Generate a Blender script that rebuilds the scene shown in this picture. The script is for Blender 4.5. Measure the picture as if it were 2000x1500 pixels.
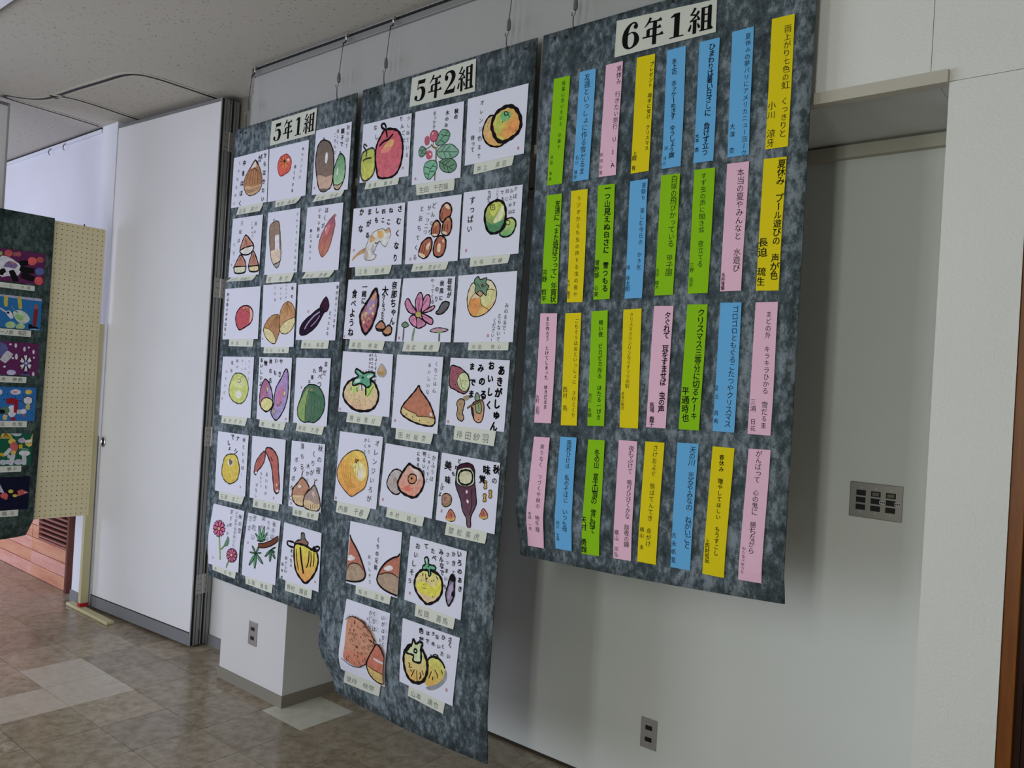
import bpy, math, random
from mathutils import Vector, Matrix
from mathutils.geometry import tessellate_polygon

for _o in list(bpy.data.objects):
    bpy.data.objects.remove(_o)
SC = bpy.context.scene
COL = SC.collection
R = random.Random(7)

# ------------------------------------------------------------------ camera
# world: X runs along the long wall, Y goes into that wall, Z up, metres
YAW, PITCH, ROLL = -0.68596, 0.0042, -0.058516
CAM = Vector((0.0, -2.2989, 1.567))
_fw = Vector((math.sin(YAW) * math.cos(PITCH), math.cos(YAW) * math.cos(PITCH), math.sin(PITCH)))
_r = Vector((math.cos(YAW), -math.sin(YAW), 0))
_u = _r.cross(_fw)
_r2 = _r * math.cos(ROLL) - _u * math.sin(ROLL)
_u2 = _r2.cross(_fw)
cd = bpy.data.cameras.new('camera')
cd.sensor_width = 36.0
cd.lens = 1570.84 / 2000 * 36.0
cd.clip_start = 0.05
cam = bpy.data.objects.new('camera', cd)
COL.objects.link(cam)
m3 = Matrix((_r2, _u2, -_fw)).transposed()
cam.matrix_world = Matrix.Translation(CAM) @ m3.to_4x4()
SC.camera = cam

# ------------------------------------------------------------------ world, daylight, exposure
w = bpy.data.worlds.new('overcast_sky'); SC.world = w; w.use_nodes = True
w.node_tree.nodes['Background'].inputs[0].default_value = (0.80, 0.88, 1.0, 1)
w.node_tree.nodes['Background'].inputs[1].default_value = 0.6
SC.view_settings.view_transform = 'Standard'
SC.view_settings.look = 'None'
SC.view_settings.gamma = 1.0
SC.view_settings.use_curve_mapping = False
SC.view_settings.exposure = 0.0
SC.cycles.max_bounces = 8
SC.cycles.diffuse_bounces = 5
SC.cycles.use_denoising = True

ROOM_X0, ROOM_X1, ROOM_Y0, CEIL = -9.6, 2.4, -3.7, 3.13
# windows of the long outer wall opposite: (x0, x1, z0, z1, power, colour)
WINDOWS = [(-0.45, -0.05, 0.90, 2.80, 45, (0.95, 1.0, 0.93)),
           (-2.25, -1.85, 0.70, 2.60, 22, (0.92, 0.97, 1.0)),
           (-5.3, -3.5, 0.10, 1.95, 45, (0.85, 0.91, 1.0)),
           (-8.9, -5.7, 0.4, 2.4, 100, (0.70, 0.74, 1.0))]
for i, (x0, x1, z0, z1, pw, c) in enumerate(WINDOWS):
    ld = bpy.data.lights.new('window_daylight', 'AREA')
    ld.shape = 'RECTANGLE'; ld.size = x1 - x0; ld.size_y = z1 - z0
    ld.energy = pw; ld.color = c
    lo = bpy.data.objects.new('window_daylight', ld); COL.objects.link(lo)
    lo.location = ((x0 + x1) / 2, ROOM_Y0 - 0.06, (z0 + z1) / 2)
    lo.rotation_euler = (math.radians(90), 0, 0)      # -Z of the lamp looks along +Y

# ------------------------------------------------------------------ helpers
def lin(h, k=1.0):
    if isinstance(h, str):
        v = [int(h[i:i + 2], 16) / 255 for i in (0, 2, 4)]
    else:
        v = [x / 255 for x in h]
    o = []
    for x in v:
        x = x / 12.92 if x <= 0.04045 else ((x + 0.055) / 1.055) ** 2.4
        o.append(min(x * k, 0.95))
    return o

def material(name, col, rough=0.7, metal=0.0, spec=0.3):
    m = bpy.data.materials.new(name); m.use_nodes = True
    b = m.node_tree.nodes['Principled BSDF']
    b.inputs['Base Color'].default_value = (*col, 1)
    b.inputs['Roughness'].default_value = rough
    b.inputs['Metallic'].default_value = metal
    b.inputs['Specular IOR Level'].default_value = spec
    return m

def nd(m, t, **kw):
    n = m.node_tree.nodes.new(t)
    for k, v in kw.items():
        setattr(n, k, v)
    return n

def bsdf(m): return m.node_tree.nodes['Principled BSDF']
def lk(m, a, b): m.node_tree.links.new(a, b)

def coords(m, scale=(1, 1, 1), rot=(0, 0, 0), kind='Object'):
    tc = nd(m, 'ShaderNodeTexCoord'); mp = nd(m, 'ShaderNodeMapping')
    mp.inputs['Scale'].default_value = scale; mp.inputs['Rotation'].default_value = rot
    if kind == 'World':
        g = nd(m, 'ShaderNodeNewGeometry'); lk(m, g.outputs['Position'], mp.inputs['Vector'])
    else:
        lk(m, tc.outputs[kind], mp.inputs['Vector'])
    return mp.outputs['Vector']

def noise(m, vec, scale, detail=3, rough=0.55):
    n = nd(m, 'ShaderNodeTexNoise'); n.inputs['Scale'].default_value = scale
    n.inputs['Detail'].default_value = detail; n.inputs['Roughness'].default_value = rough
    lk(m, vec, n.inputs['Vector']); return n.outputs['Fac']

def ramp(m, fac, stops):
    r = nd(m, 'ShaderNodeValToRGB'); e = r.color_ramp.elements
    while len(e) < len(stops): e.new(0.5)
    for x, (p_, c) in zip(e, stops):
        x.position = p_; x.color = (*c, 1) if len(c) == 3 else c
    lk(m, fac, r.inputs['Fac']); return r.outputs['Color']

def bump(m, fac, strength, dist=0.01):
    b = nd(m, 'ShaderNodeBump'); b.inputs['Strength'].default_value = strength; b.inputs['Distance'].default_value = dist
    lk(m, fac, b.inputs['Height']); lk(m, b.outputs['Normal'], bsdf(m).inputs['Normal'])

def mixc(m, fac, a, b, mode='MIX'):
    n = nd(m, 'ShaderNodeMix', data_type='RGBA', blend_type=mode)
    for s, v in ((n.inputs[0], fac), (n.inputs[6], a), (n.inputs[7], b)):
        if hasattr(v, 'links') or hasattr(v, 'is_linked'): lk(m, v, s)
        elif isinstance(v, (int, float)): s.default_value = v
        else: s.default_value = (*v, 1)
    return n.outputs[2]

# ------------------------------------------------------------------ materials
M = {}
def wall_mat(name, c, bs=0.25, sc=190):
    m = material(name, c, 0.85, spec=0.15)
    v = coords(m, kind='World')
    f = noise(m, v, sc, 3, 0.6)
    f2 = noise(m, v, 2.2, 2)
    lk(m, ramp(m, f2, [(0.3, [x * 0.965 for x in c]), (0.7, c)]), bsdf(m).inputs['Base Color'])
    bump(m, f, bs, 0.004)
    return m
M['wall'] = wall_mat('white_wallpaper', (0.80, 0.80, 0.77), 0.55, 130)
M['wall_grey'] = wall_mat('grey_white_wall', (0.41, 0.41, 0.40), 0.15, 240)
M['wall_plain'] = wall_mat('white_painted_wall', (0.68, 0.675, 0.67), 0.12, 260)
M['wall_far'] = wall_mat('far_white_wall', (0.76, 0.77, 0.82), 0.1, 200)
M['wall_shaded'] = wall_mat('shaded_pocket_wall', (0.23, 0.22, 0.19), 0.1, 240)  # upper pocket wall, its shade put into a dark grey brown
M['wall_recess'] = wall_mat('recess_wall', (0.76, 0.775, 0.735), 0.15, 240)
M['panel'] = wall_mat('partition_board', (0.79, 0.78, 0.80), 0.10, 300)
M['cream'] = wall_mat('cream_trim', (0.55, 0.52, 0.44), 0.05, 300)
M['base'] = material('grey_brown_baseboard', lin('8a8478'), 0.5)
M['base_grey'] = material('grey_kick_strip', lin('7f7f82'), 0.45)
M['alu'] = material('aluminium', (0.52, 0.52, 0.50), 0.42, 0.75)
M['alu_dull'] = material('dull_aluminium', (0.30, 0.30, 0.29), 0.5, 0.4)
M['steel'] = material('steel_plate', (0.38, 0.36, 0.33), 0.38, 0.85)
M['chrome'] = material('chrome', (0.6, 0.6, 0.62), 0.18, 1.0)
M['black'] = material('black_rubber', (0.012, 0.012, 0.014), 0.6)
M['socket'] = material('dark_socket', (0.01, 0.010, 0.010), 0.5)
M['switch_pale'] = material('pale_switch_insert', lin('6f6f60'), 0.5)
M['sticker'] = material('white_sticker', (0.62, 0.62, 0.58), 0.7)
M['wire'] = material('wire', (0.10, 0.10, 0.10), 0.45, 0.6)
M['plastic'] = material('clear_grey_plastic', (0.16, 0.16, 0.15), 0.3)
M['tack'] = material('dark_tack', (0.02, 0.02, 0.02), 0.4)
M['stand'] = material('beige_painted_steel', lin('cbc39a'), 0.5)
M['redtape'] = material('red_tape', lin('b3202c'), 0.5)
M['peghole'] = material('pegboard_backing', lin('4a4028'), 0.9)
M['paper'] = material('white_drawing_paper', (0.79, 0.795, 0.92), 0.85, spec=0.1)
M['slip'] = material('cream_name_slip', (0.73, 0.75, 0.655), 0.85, spec=0.1)
M['sign'] = material('heading_paper', (0.66, 0.68, 0.60), 0.85, spec=0.1)
M['lamp'] = material('lamp_diffuser', (0.88, 0.88, 0.95), 0.5)
for k, h in dict(green='8fc81c', blue='6cb4e8', pink='f0c2d8', yellow='e8d41e').items():
    M['strip_' + k] = material('strip_paper_' + k, lin(h, 1.0), 0.85, spec=0.1)
M['seal'] = material('red_seal_ink', lin('c0324a'), 0.8)
for k, h in dict(p1='5a2650', p2='2868a0', p3='5c2652', p4='2c66a4', p5='19543f', p6='0f1028').items():
    M['pic_' + k] = material('picture_ground_' + k, lin(h, 1.25), 0.8, spec=0.15)

m = material('paint', (1, 1, 1), 0.85, spec=0.1)      # pigment colour stored on the drawing
at = nd(m, 'ShaderNodeAttribute', attribute_name='Col')
v = coords(m, kind='World')
f = noise(m, v, 55, 4, 0.6)
lk(m, mixc(m, 1.0, at.outputs['Color'], ramp(m, f, [(0.32, (0.80, 0.80, 0.80)), (0.7, (1.14, 1.14, 1.14))]), 'MULTIPLY'), bsdf(m).inputs['Base Color'])
M['paint'] = m
m = material('ink', (0, 0, 0), 0.8, spec=0.1)
at = nd(m, 'ShaderNodeAttribute', attribute_name='Col')
lk(m, at.outputs['Color'], bsdf(m).inputs['Base Color'])
M['ink'] = m

def felt(name, dark, mid, light):
    m = material(name, mid, 0.95, spec=0.05)
    v = coords(m, (1, 1, 0.62), kind='World')
    f1 = noise(m, v, 46, 8, 0.74)
    f2 = noise(m, v, 7, 2, 0.5)
    a = nd(m, 'ShaderNodeMath', operation='MULTIPLY_ADD')
    lk(m, f2, a.inputs[0]); a.inputs[1].default_value = 0.35; lk(m, f1, a.inputs[2])
    lk(m, ramp(m, a.outputs[0], [(0.50, dark), (0.66, mid), (0.80, light), (0.9, light)]), bsdf(m).inputs['Base Color'])
    bump(m, noise(m, v, 420, 2), 0.3, 0.003)
    return m
M['felt'] = felt('slate_felt', lin('343d41'), lin('505b60'), lin('87929a'))
M['felt_green'] = felt('dark_green_felt', lin('26332f'), lin('3a4a46'), lin('5c6b66'))

m = material('ceiling_board', (0.55, 0.54, 0.52), 0.95, spec=0.05)
v = coords(m, (1, 1, 1), kind='World')
base = ramp(m, noise(m, v, 240, 2), [(0.3, lin('b4afa4')), (0.75, lin('c6c1b7'))])
FISS = 85.0   # short dark fissures of the mineral board, run direction in degrees
gp = nd(m, 'ShaderNodeNewGeometry'); vr = nd(m, 'ShaderNodeVectorRotate', rotation_type='Z_AXIS'); vr.inputs['Angle'].default_value = math.radians(-FISS)
lk(m, gp.outputs['Position'], vr.inputs['Vector'])
mp = nd(m, 'ShaderNodeMapping'); mp.inputs['Scale'].default_value = (26, 95, 1); lk(m, vr.outputs['Vector'], mp.inputs['Vector']); v2 = mp.outputs['Vector']
vo = nd(m, 'ShaderNodeTexVoronoi'); vo.inputs['Scale'].default_value = 1.0; lk(m, v2, vo.inputs['Vector'])
cr = ramp(m, vo.outputs['Distance'], [(0.14, (1, 1, 1)), (0.20, (0, 0, 0))])
sel = ramp(m, vo.outputs['Color'], [(0.5, (0, 0, 0)), (0.55, (1, 1, 1))])
fac = mixc(m, 1.0, cr, sel, 'MULTIPLY')
sp = nd(m, 'ShaderNodeSeparateColor'); lk(m, fac, sp.inputs[0])
lk(m, mixc(m, sp.outputs[0], base, lin('4a463c')), bsdf(m).inputs['Base Color'])
M['ceiling'] = m

def tile_mat(name, c0, c1, c2, rough):
    m = material(name, c1, rough, spec=0.5)
    v = coords(m, (1, 1, 1), kind='World')
    f1 = noise(m, v, 18, 5, 0.7)
    f2 = noise(m, v, 2.3, 2)
    oi = nd(m, 'ShaderNodeObjectInfo')
    c = ramp(m, f1, [(0.38, c0), (0.50, c1), (0.62, c2)])
    k = ramp(m, oi.outputs['Random'], [(0, (0.82, 0.82, 0.82)), (1, (1.10, 1.10, 1.10))])
    lk(m, mixc(m, 1.0, c, k, 'MULTIPLY'), bsdf(m).inputs['Base Color'])
    lk(m, ramp(m, f2, [(0.35, (rough * 0.75,) * 3), (0.7, (rough * 1.5,) * 3)]), bsdf(m).inputs['Roughness'])
    return m
M['tile'] = tile_mat('floor_tile', lin('8c7d66'), lin('a1937d'), lin('b0a48f'), 0.25)
M['tile_worn'] = tile_mat('floor_tile_worn', lin('84745c'), lin('9f917a'), lin('cdc4b0'), 0.36)
M['tile_pale'] = tile_mat('floor_tile_pale', lin('bbaf9e'), lin('c3b8a8'), lin('c9c0b1'), 0.26)
M['tile_white'] = tile_mat('floor_tile_white', lin('cfccba'), lin('d8d5c5'), lin('dcdacd'), 0.3)
M['joint'] = material('tile_joint', lin('3a3226'), 0.8)

def wood(name, a, b, sc=(3, 3, 40), rough=0.5):
    m = material(name, a, rough)
    v = coords(m, sc, kind='World')
    f = noise(m, v, 1.6, 5, 0.65)
    lk(m, ramp(m, f, [(0.3, a), (0.7, b)]), bsdf(m).inputs['Base Color'])
    return m
M['pinkwood'] = wood('pink_plank_wood', lin('d89484'), lin('eebba8'), (2, 5, 16), 0.45)
M['pinkwood2'] = wood('orange_plank_wood', lin('d0896c'), lin('e8b08e'), (2, 5, 16), 0.45)
M['pinkdark'] = wood('louvre_wood', lin('9c6258'), lin('b87f72'), (2, 5, 30), 0.5)
M['brownwood'] = wood('dark_red_wood', lin('6a3c30'), lin('80503e'), (30, 30, 3))
M['orangewood'] = wood('orange_door_frame_wood', lin('6e3a12'), lin('87501c'), (30, 30, 2.5), 0.4)
M['doorwood'] = wood('dark_door_wood', lin('2a120c'), lin('3c1c12'), (30, 30, 2), 0.4)
m = material('pegboard_sheet', lin('cbbf8e'), 0.6)
v = coords(m, kind='World')
lk(m, ramp(m, noise(m, v, 3, 2), [(0.35, lin('e4d8ac')), (0.7, lin('ece1ba'))]), bsdf(m).inputs['Base Color'])
M['peg'] = m

# ------------------------------------------------------------------ mesh building
def wloc(o):
    v = Vector((0, 0, 0))
    while o is not None:
        v += o.location; o = o.parent
    return v

def label(o, lab=None, cat=None, group=None, kind=None):
    if lab: o['label'] = lab
    if cat: o['category'] = cat
    if group: o['group'] = group
    if kind: o['kind'] = kind
    return o

def empty(name, loc, lab, cat, group=None):
    o = bpy.data.objects.new(name, None); COL.objects.link(o); o.location = loc
    o.empty_display_size = 0.05
    return label(o, lab, cat, group)

class MB:
    """collects faces in world coordinates"""
    def __init__(s): s.v = []; s.f = []; s.c = []
    def add(s, vs, fs, col=None):
        n = len(s.v); s.v += [Vector(a) for a in vs]
        for q in fs: s.f.append([n + i for i in q])
        if col is not None:
            for q in fs: s.c.append([col] * len(q))
        return s
    def box(s, x0, x1, y0, y1, z0, z1):
        return s.add([(x0, y0, z0), (x1, y0, z0), (x1, y1, z0), (x0, y1, z0), (x0, y0, z1), (x1, y0, z1), (x1, y1, z1), (x0, y1, z1)],
                     [(0, 3, 2, 1), (4, 5, 6, 7), (0, 1, 5, 4), (1, 2, 6, 5), (2, 3, 7, 6), (3, 0, 4, 7)])
    def obox(s, o, u, n, a0, a1, b0, b1, z0, z1):
        """box along direction u (a) and n (b), both horizontal"""
        P = lambda a, b, z: (o[0] + u[0] * a + n[0] * b, o[1] + u[1] * a + n[1] * b, z)
        return s.add([P(a0, b0, z0), P(a1, b0, z0), P(a1, b1, z0), P(a0, b1, z0), P(a0, b0, z1), P(a1, b0, z1), P(a1, b1, z1), P(a0, b1, z1)],
                     [(0, 3, 2, 1), (4, 5, 6, 7), (0, 1, 5, 4), (1, 2, 6, 5), (2, 3, 7, 6), (3, 0, 4, 7)])
    def tube(s, pts, r, n=6):
        pts = [Vector(p) for p in pts]
        if not isinstance(r, (list, tuple)): r = [r] * len(pts)
        rings = []
        for i, p in enumerate(pts):
            d = (pts[min(i + 1, len(pts) - 1)] - pts[max(i - 1, 0)]).normalized()
            a = d.cross(Vector((0.31, 0.77, 0.55))).normalized(); b = d.cross(a)
            rings.append([p + (a * math.cos(2 * math.pi * k / n) + b * math.sin(2 * math.pi * k / n)) * r[i] for k in range(n)])
        vs = [v for q in rings for v in q]; fs = []
        for i in range(len(pts) - 1):
            for k in range(n):
                fs.append((i * n + k, i * n + (k + 1) % n, (i + 1) * n + (k + 1) % n, (i + 1) * n + k))
        fs.append(tuple(range(n))[::-1]); fs.append(tuple((len(pts) - 1) * n + k for k in range(n)))
        return s.add(vs, fs)
    def build(s, name, mat, parent=None, loc=None, bevel=0, smooth=False):
        me = bpy.data.meshes.new(name)
        if parent is not None and loc is None: L = wloc(parent)
        elif loc is not None: L = Vector(loc)
        else: L = Vector((0, 0, 0))
        me.from_pydata([tuple(a - L) for a in s.v], [], s.f)
        if s.c:
            ca = me.color_attributes.new('Col', 'FLOAT_COLOR', 'CORNER')
            flat = []
            for q in s.c:
                for c in q: flat += [c[0], c[1], c[2], 1.0]
            ca.data.foreach_set('color', flat)
        if smooth:
            me.polygons.foreach_set('use_smooth', [True] * len(me.polygons))
        me.materials.append(M[mat]); me.update()
        o = bpy.data.objects.new(name, me); COL.objects.link(o)
        if parent is not None:
            o.parent = parent; o.location = L - wloc(parent)
        else: o.location = L
        if bevel:
            b = o.modifiers.new('bevel', 'BEVEL'); b.width = bevel; b.segments = 2; b.limit_method = 'ANGLE'
        return o

def struct(name, mb, mat, parent=None, lab=None, bevel=0):
    o = mb.build(name, mat, parent, bevel=bevel)
    if parent is None: label(o, lab, None, None, 'structure')
    return o

def sm(a, b, x):
    t = min(max((x - a) / (b - a), 0), 1); return t * t * (3 - 2 * t)

# ------------------------------------------------------------------ structure
XL, XP, XJ, XR = -3.707, -3.165, -0.478, -0.294
ZT, ZB, DEP = 2.4248, 2.4557, 0.5075
floor = struct('floor', MB().box(ROOM_X0, ROOM_X1, ROOM_Y0, 0.8, -0.1, -0.003), 'joint', lab='brown speckled floor of square vinyl tiles')
ceiling = struct('ceiling', MB().box(ROOM_X0, ROOM_X1, ROOM_Y0, 0.8, CEIL, CEIL + 0.1), 'ceiling', lab='off white mineral board ceiling with short dark fissures')
# long wall: lintel over a shallow recess, in boards with open seams
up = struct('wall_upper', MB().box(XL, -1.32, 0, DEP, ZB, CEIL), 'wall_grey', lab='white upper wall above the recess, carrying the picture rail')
struct('wall_board', MB().box(-1.3185, -0.5240, 0, DEP, ZB, CEIL), 'wall', up)
struct('wall_board', MB().box(-0.5225, 1.2, 0, DEP, ZB, CEIL), 'wall', up)
struct('wall_board', MB().box(XJ, 1.2, 0, DEP, 2.4255, ZB), 'wall', up)
struct('wall_right', MB().box(XJ, XR, 0, DEP, 0, ZT - 0.0008), 'wall', lab='narrow white textured wall between the recess and the door')
struct('wall_recess', MB().box(XP, XJ, DEP, 0.62, 0, ZB), 'wall_recess', lab='grey white back wall of the recess behind the felt boards')
struct('wall_pillar', MB().box(XL, XP, 0, 0.62, 0, ZB), 'wall_plain', lab='white square pillar under the leftmost felt board')
pk_ = struct('wall_pocket', MB().box(-5.36, XL, 0.222, 0.62, 0, 2.55), 'wall_plain', lab='white wall behind the folded partition panels')
struct('wall_board', MB().box(-4.083, XL, 0.222, 0.62, 2.551, CEIL), 'wall_grey', pk_)  # upper pocket wall, shade under the ceiling painted as grey
struct('wall_board', MB().box(-5.36, -4.0845, 0.226, 0.62, 2.551, CEIL), 'wall_shaded', pk_)  # deeper shade of the pocket, painted as a darker wall piece
struct('wall_far_pillar', MB().box(-5.54, -5.318, 0.02, 0.62, 0, 1.10).box(-5.54, -5.318, 0.042, 0.62, 1.10, CEIL), 'wall_far', lab='white wall strip beside the pegboard stand')
struct('wall_far', MB().box(ROOM_X0, -5.54, 0.10, 0.62, 0, 1.06).box(ROOM_X0, -5.54, 0.05, 0.62, 1.06, CEIL), 'wall_far', lab='bluish white wall of the room beyond the partition')
struct('wall_left', MB().box(ROOM_X0 - 0.1, ROOM_X0, ROOM_Y0, 0.8, 0, CEIL), 'wall_plain', lab='white end wall of the far room')
struct('wall_end', MB().box(ROOM_X1, ROOM_X1 + 0.1, ROOM_Y0, 0.8, 0, CEIL), 'wall_plain', lab='white end wall behind the viewpoint')
struct('wall_door_side', MB().box(0.55, ROOM_X1, 0, DEP, 0, ZT), 'wall_plain', lab='white wall beyond the wooden door')
# outer wall with its windows
mb = MB(); xs = sorted([(a, b, c, d) for a, b, c, d, _, _ in WINDOWS]); x = ROOM_X0
for (a, b, c, d) in xs:
    mb.box(x, a, ROOM_Y0 - 0.12, ROOM_Y0, 0, CEIL); mb.box(a, b, ROOM_Y0 - 0.12, ROOM_Y0, 0, c); mb.box(a, b, ROOM_Y0 - 0.12, ROOM_Y0, d, CEIL); x = b
mb.box(x, ROOM_X1, ROOM_Y0 - 0.12, ROOM_Y0, 0, CEIL)
struct('wall_window_side', mb, 'wall_plain', lab='white outer wall with windows opposite the display')
for i, (a, b, c, d) in enumerate(xs):
    mb = MB()
    for (p_, q_) in ((a, a + 0.04), (b - 0.04, b), ((a + b) / 2 - 0.02, (a + b) / 2 + 0.02)): mb.box(p_, q_, ROOM_Y0 - 0.045, ROOM_Y0 - 0.005, c, d)
    mb.box(a, b, ROOM_Y0 - 0.045, ROOM_Y0 - 0.005, c, c + 0.04); mb.box(a, b, ROOM_Y0 - 0.045, ROOM_Y0 - 0.005, d - 0.04, d)
    struct('window_%d' % (i + 1), mb, 'alu', lab='aluminium window frame in the outer wall')
struct('trim_1', MB().box(XP, XJ, -0.018, 0.02, 2.4195, 2.4525), 'cream', lab='cream strip along the lower edge of the upper wall', bevel=0.001)
struct('trim_2', MB().box(XP, XJ, DEP - 0.03, DEP, 2.405, 2.447), 'cream', lab='narrow moulding at the top of the recess wall', bevel=0.001)
struct('baseboard_pillar', MB().box(XL - 0.006, XP + 0.006, -0.006, 0.0, 0, 0.055).box(XP, XP + 0.006, 0, DEP, 0, 0.055).box(XL - 0.006, XL, 0, 0.222, 0, 0.055), 'base', lab='grey brown baseboard round the pillar')
struct('baseboard_pocket', MB().box(-5.36, XL - 0.006, 0.214, 0.222, 0, 0.06), 'base_grey', lab='grey baseboard behind the partition panels')
struct('baseboard_far', MB().box(-5.545, -5.36, 0.012, 0.02, 0, 0.07), 'base_grey', lab='grey baseboard on the wall strip beside the pegboard')
struct('baseboard_recess', MB().box(XP + 0.006, XJ, DEP - 0.005, DEP, 0, 0.012), 'joint', lab='thin dark joint along the recess floor')

# floor tiles -------------------------------------------------------
TS, TX, TY = 0.3004, -3.8069, -0.0798
def tile_mesh(nm, mt):
    me = bpy.data.meshes.new('tile'); g = TS / 2 - 0.0012
    me.from_pydata([(-g, -g, -0.003), (g, -g, -0.003), (g, g, -0.003), (-g, g, -0.003), (-g, -g, 0), (g, -g, 0), (g, g, 0), (-g, g, 0)], [],
                   [(4, 5, 6, 7), (0, 1, 5, 4), (1, 2, 6, 5), (2, 3, 7, 6), (3, 0, 4, 7)])
    me.materials.append(M[mt]); return me
TM = {k: tile_mesh(k, k) for k in ('tile', 'tile_worn', 'tile_pale', 'tile_white')}
PALE = {(-2, 1), (-1, 1), (-1, 2), (-2, 3)}
WHITE = {(2, -1)}
rest = MB(); inv = cam.matrix_world.inverted()
def seen(x, y):
    q = inv @ Vector((x, y, 0))
    if q.z > -0.3: return False
    px = 1000 + 1570.84 * q.x / -q.z; py = 750 - 1570.84 * q.y / -q.z
    return -260 < px < 2200 and py < 1900
for i in range(-20, 22):
    for j in range(-2, 18):
        x = TX + (i + 0.5) * TS; y = TY - (j - 0.5) * TS - TS      # column i, row j (towards the viewer)
        if y > 0.62 or y < ROOM_Y0 or x < ROOM_X0 or x > ROOM_X1: continue
        if any(seen(x + a, y + b) for a in (-0.15, 0.15) for b in (-0.15, 0.15)):
            k = 'tile'
            if (i, j) in PALE: k = 'tile_pale'
            elif (i, j) in WHITE: k = 'tile_white'
            elif j >= 3 and i <= 0: k = 'tile_worn'
            t = bpy.data.objects.new('tile', TM[k]); COL.objects.link(t); t.parent = floor; t.location = (x, y, 0)
        else:
            g = TS / 2 - 0.0007; rest.add([(x - g, y - g, 0), (x + g, y - g, 0), (x + g, y + g, 0), (x - g, y + g, 0)], [(0, 1, 2, 3)])
o = rest.build('tile_field', 'tile', floor); o['kind'] = 'stuff'

# ------------------------------------------------------------------ ceiling tracks
def catmull(p, closed=False, n=5):
    P = [Vector(a) for a in p]; out = []; L = len(P)
    for i in range(L if closed else L - 1):
        if closed: a, b, c, d = P[(i - 1) % L], P[i], P[(i + 1) % L], P[(i + 2) % L]
        else: a, b, c, d = P[max(i - 1, 0)], P[i], P[i + 1], P[min(i + 2, L - 1)]
        for k in range(n):
            t = k / n; t2 = t * t; t3 = t2 * t
            out.append(0.5 * ((2 * b) + (c - a) * t + (2 * a - 5 * b + 4 * c - d) * t2 + (3 * b - 3 * c + d - a) * t3))
    if not closed: out.append(P[-1])
    return out
def ribbon3(mb, path, w0, w1, z0, z1):
    L = len(path); vs = []; fs = []
    for i, p in enumerate(path):
        d = (path[min(i + 1, L - 1)] - path[max(i - 1, 0)]).normalized(); n = Vector((-d.y, d.x))
        for (a, z) in ((w0, z0), (w1, z0), (w1, z1), (w0, z1)):
            q = p + n * a; vs.append((q.x, q.y, z))
    for i in range(L - 1):
        for k in range(4): fs.append((i * 4 + k, i * 4 + (k + 1) % 4, i * 4 + 4 + (k + 1) % 4, i * 4 + 4 + k))
    fs += [(0, 1, 2, 3), tuple(4 * L - 4 + k for k in (3, 2, 1, 0))]
    mb.add(vs, fs)
TRK = [('curved dark ceiling track with two bends above the partition', [(-5.447, -1.7), (-5.447, -1.1), (-5.447, -0.66), (-5.40, -0.50), (-5.30, -0.42), (-5.15, -0.395), (-4.9, -0.376), (-4.65, -0.352), (-4.45, -0.332), (-4.36, -0.29), (-4.325, -0.2), (-4.318, -0.05), (-4.316, 0.10), (-4.316, 0.21)]),
       ('short ceiling track branch meeting the partition panel top', [(-5.20, -0.402), (-5.135, -0.36), (-5.112, -0.28), (-5.118, -0.14), (-5.14, 0.02), (-5.15, 0.2)]),
       ('straight ceiling track running to the far wall', [(-5.45, -0.62), (-5.49, -0.52), (-5.503, -0.40), (-5.512, -0.25), (-5.524, -0.10), (-5.54, 0.015)])]
for lab, pts in TRK:
    c = catmull(pts, n=6)
    t = empty('ceiling_track', (pts[0][0], pts[0][1], CEIL - 0.006), lab, 'track', 'partition tracks in the ceiling')
    mb = MB(); ribbon3(mb, c, -0.028, -0.012, CEIL - 0.004, CEIL); ribbon3(mb, c, 0.012, 0.028, CEIL - 0.004, CEIL); mb.build('lip', 'cream', t)
    mb = MB(); ribbon3(mb, c, -0.012, 0.012, CEIL - 0.0035, CEIL); mb.build('slot', 'black', t)

# flush ceiling lamp, switched off
t = empty('ceiling_light', (-4.5, -1.16, 3.10), 'unlit ceiling light fitting cut by the upper left corner', 'ceiling light')
MB().box(-5.2, -3.75, -1.32, -1.03, 3.11, CEIL).build('housing', 'base_grey', t, bevel=0.003)
MB().box(-5.17, -3.78, -1.30, -1.045, 3.10, 3.11).build('diffuser', 'lamp', t, bevel=0.004)

# ------------------------------------------------------------------ picture rails
t = empty('picture_rail', (XL, -0.01, 3.08), 'grey aluminium picture rail along the top of the white wall', 'rail')
MB().box(XL + 0.01, 1.2, -0.014, 0.0, 3.078, 3.106).build('rail_body', 'alu_dull', t, bevel=0.0015)
MB().box(XL + 0.01, 1.2, -0.020, 0.0, 3.106, 3.114).build('rail_slot', 'black', t, bevel=0.001)
MB().box(XL + 0.002, XL + 0.012, -0.024, 0.0, 3.074, 3.116).build('end_cap', 'alu', t, bevel=0.002)
t = empty('picture_rail', (-7.0, 0.09, 3.10), 'thin picture rail at the top of the bluish far wall', 'rail')
MB().box(ROOM_X0, -5.545, 0.036, 0.05, 3.092, 3.116).build('rail_body', 'wall_far', t)
MB().box(ROOM_X0, -5.545, 0.034, 0.05, 3.116, 3.124).build('rail_slot', 'black', t)
for x in (-6.35, -6.10):
    MB().tube([(x, 0.032, 3.10), (x, 0.02, 3.085), (x, 0.018, 3.06), (x, 0.028, 3.052)], 0.003, 5).build('hook', 'wire', t)

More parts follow.
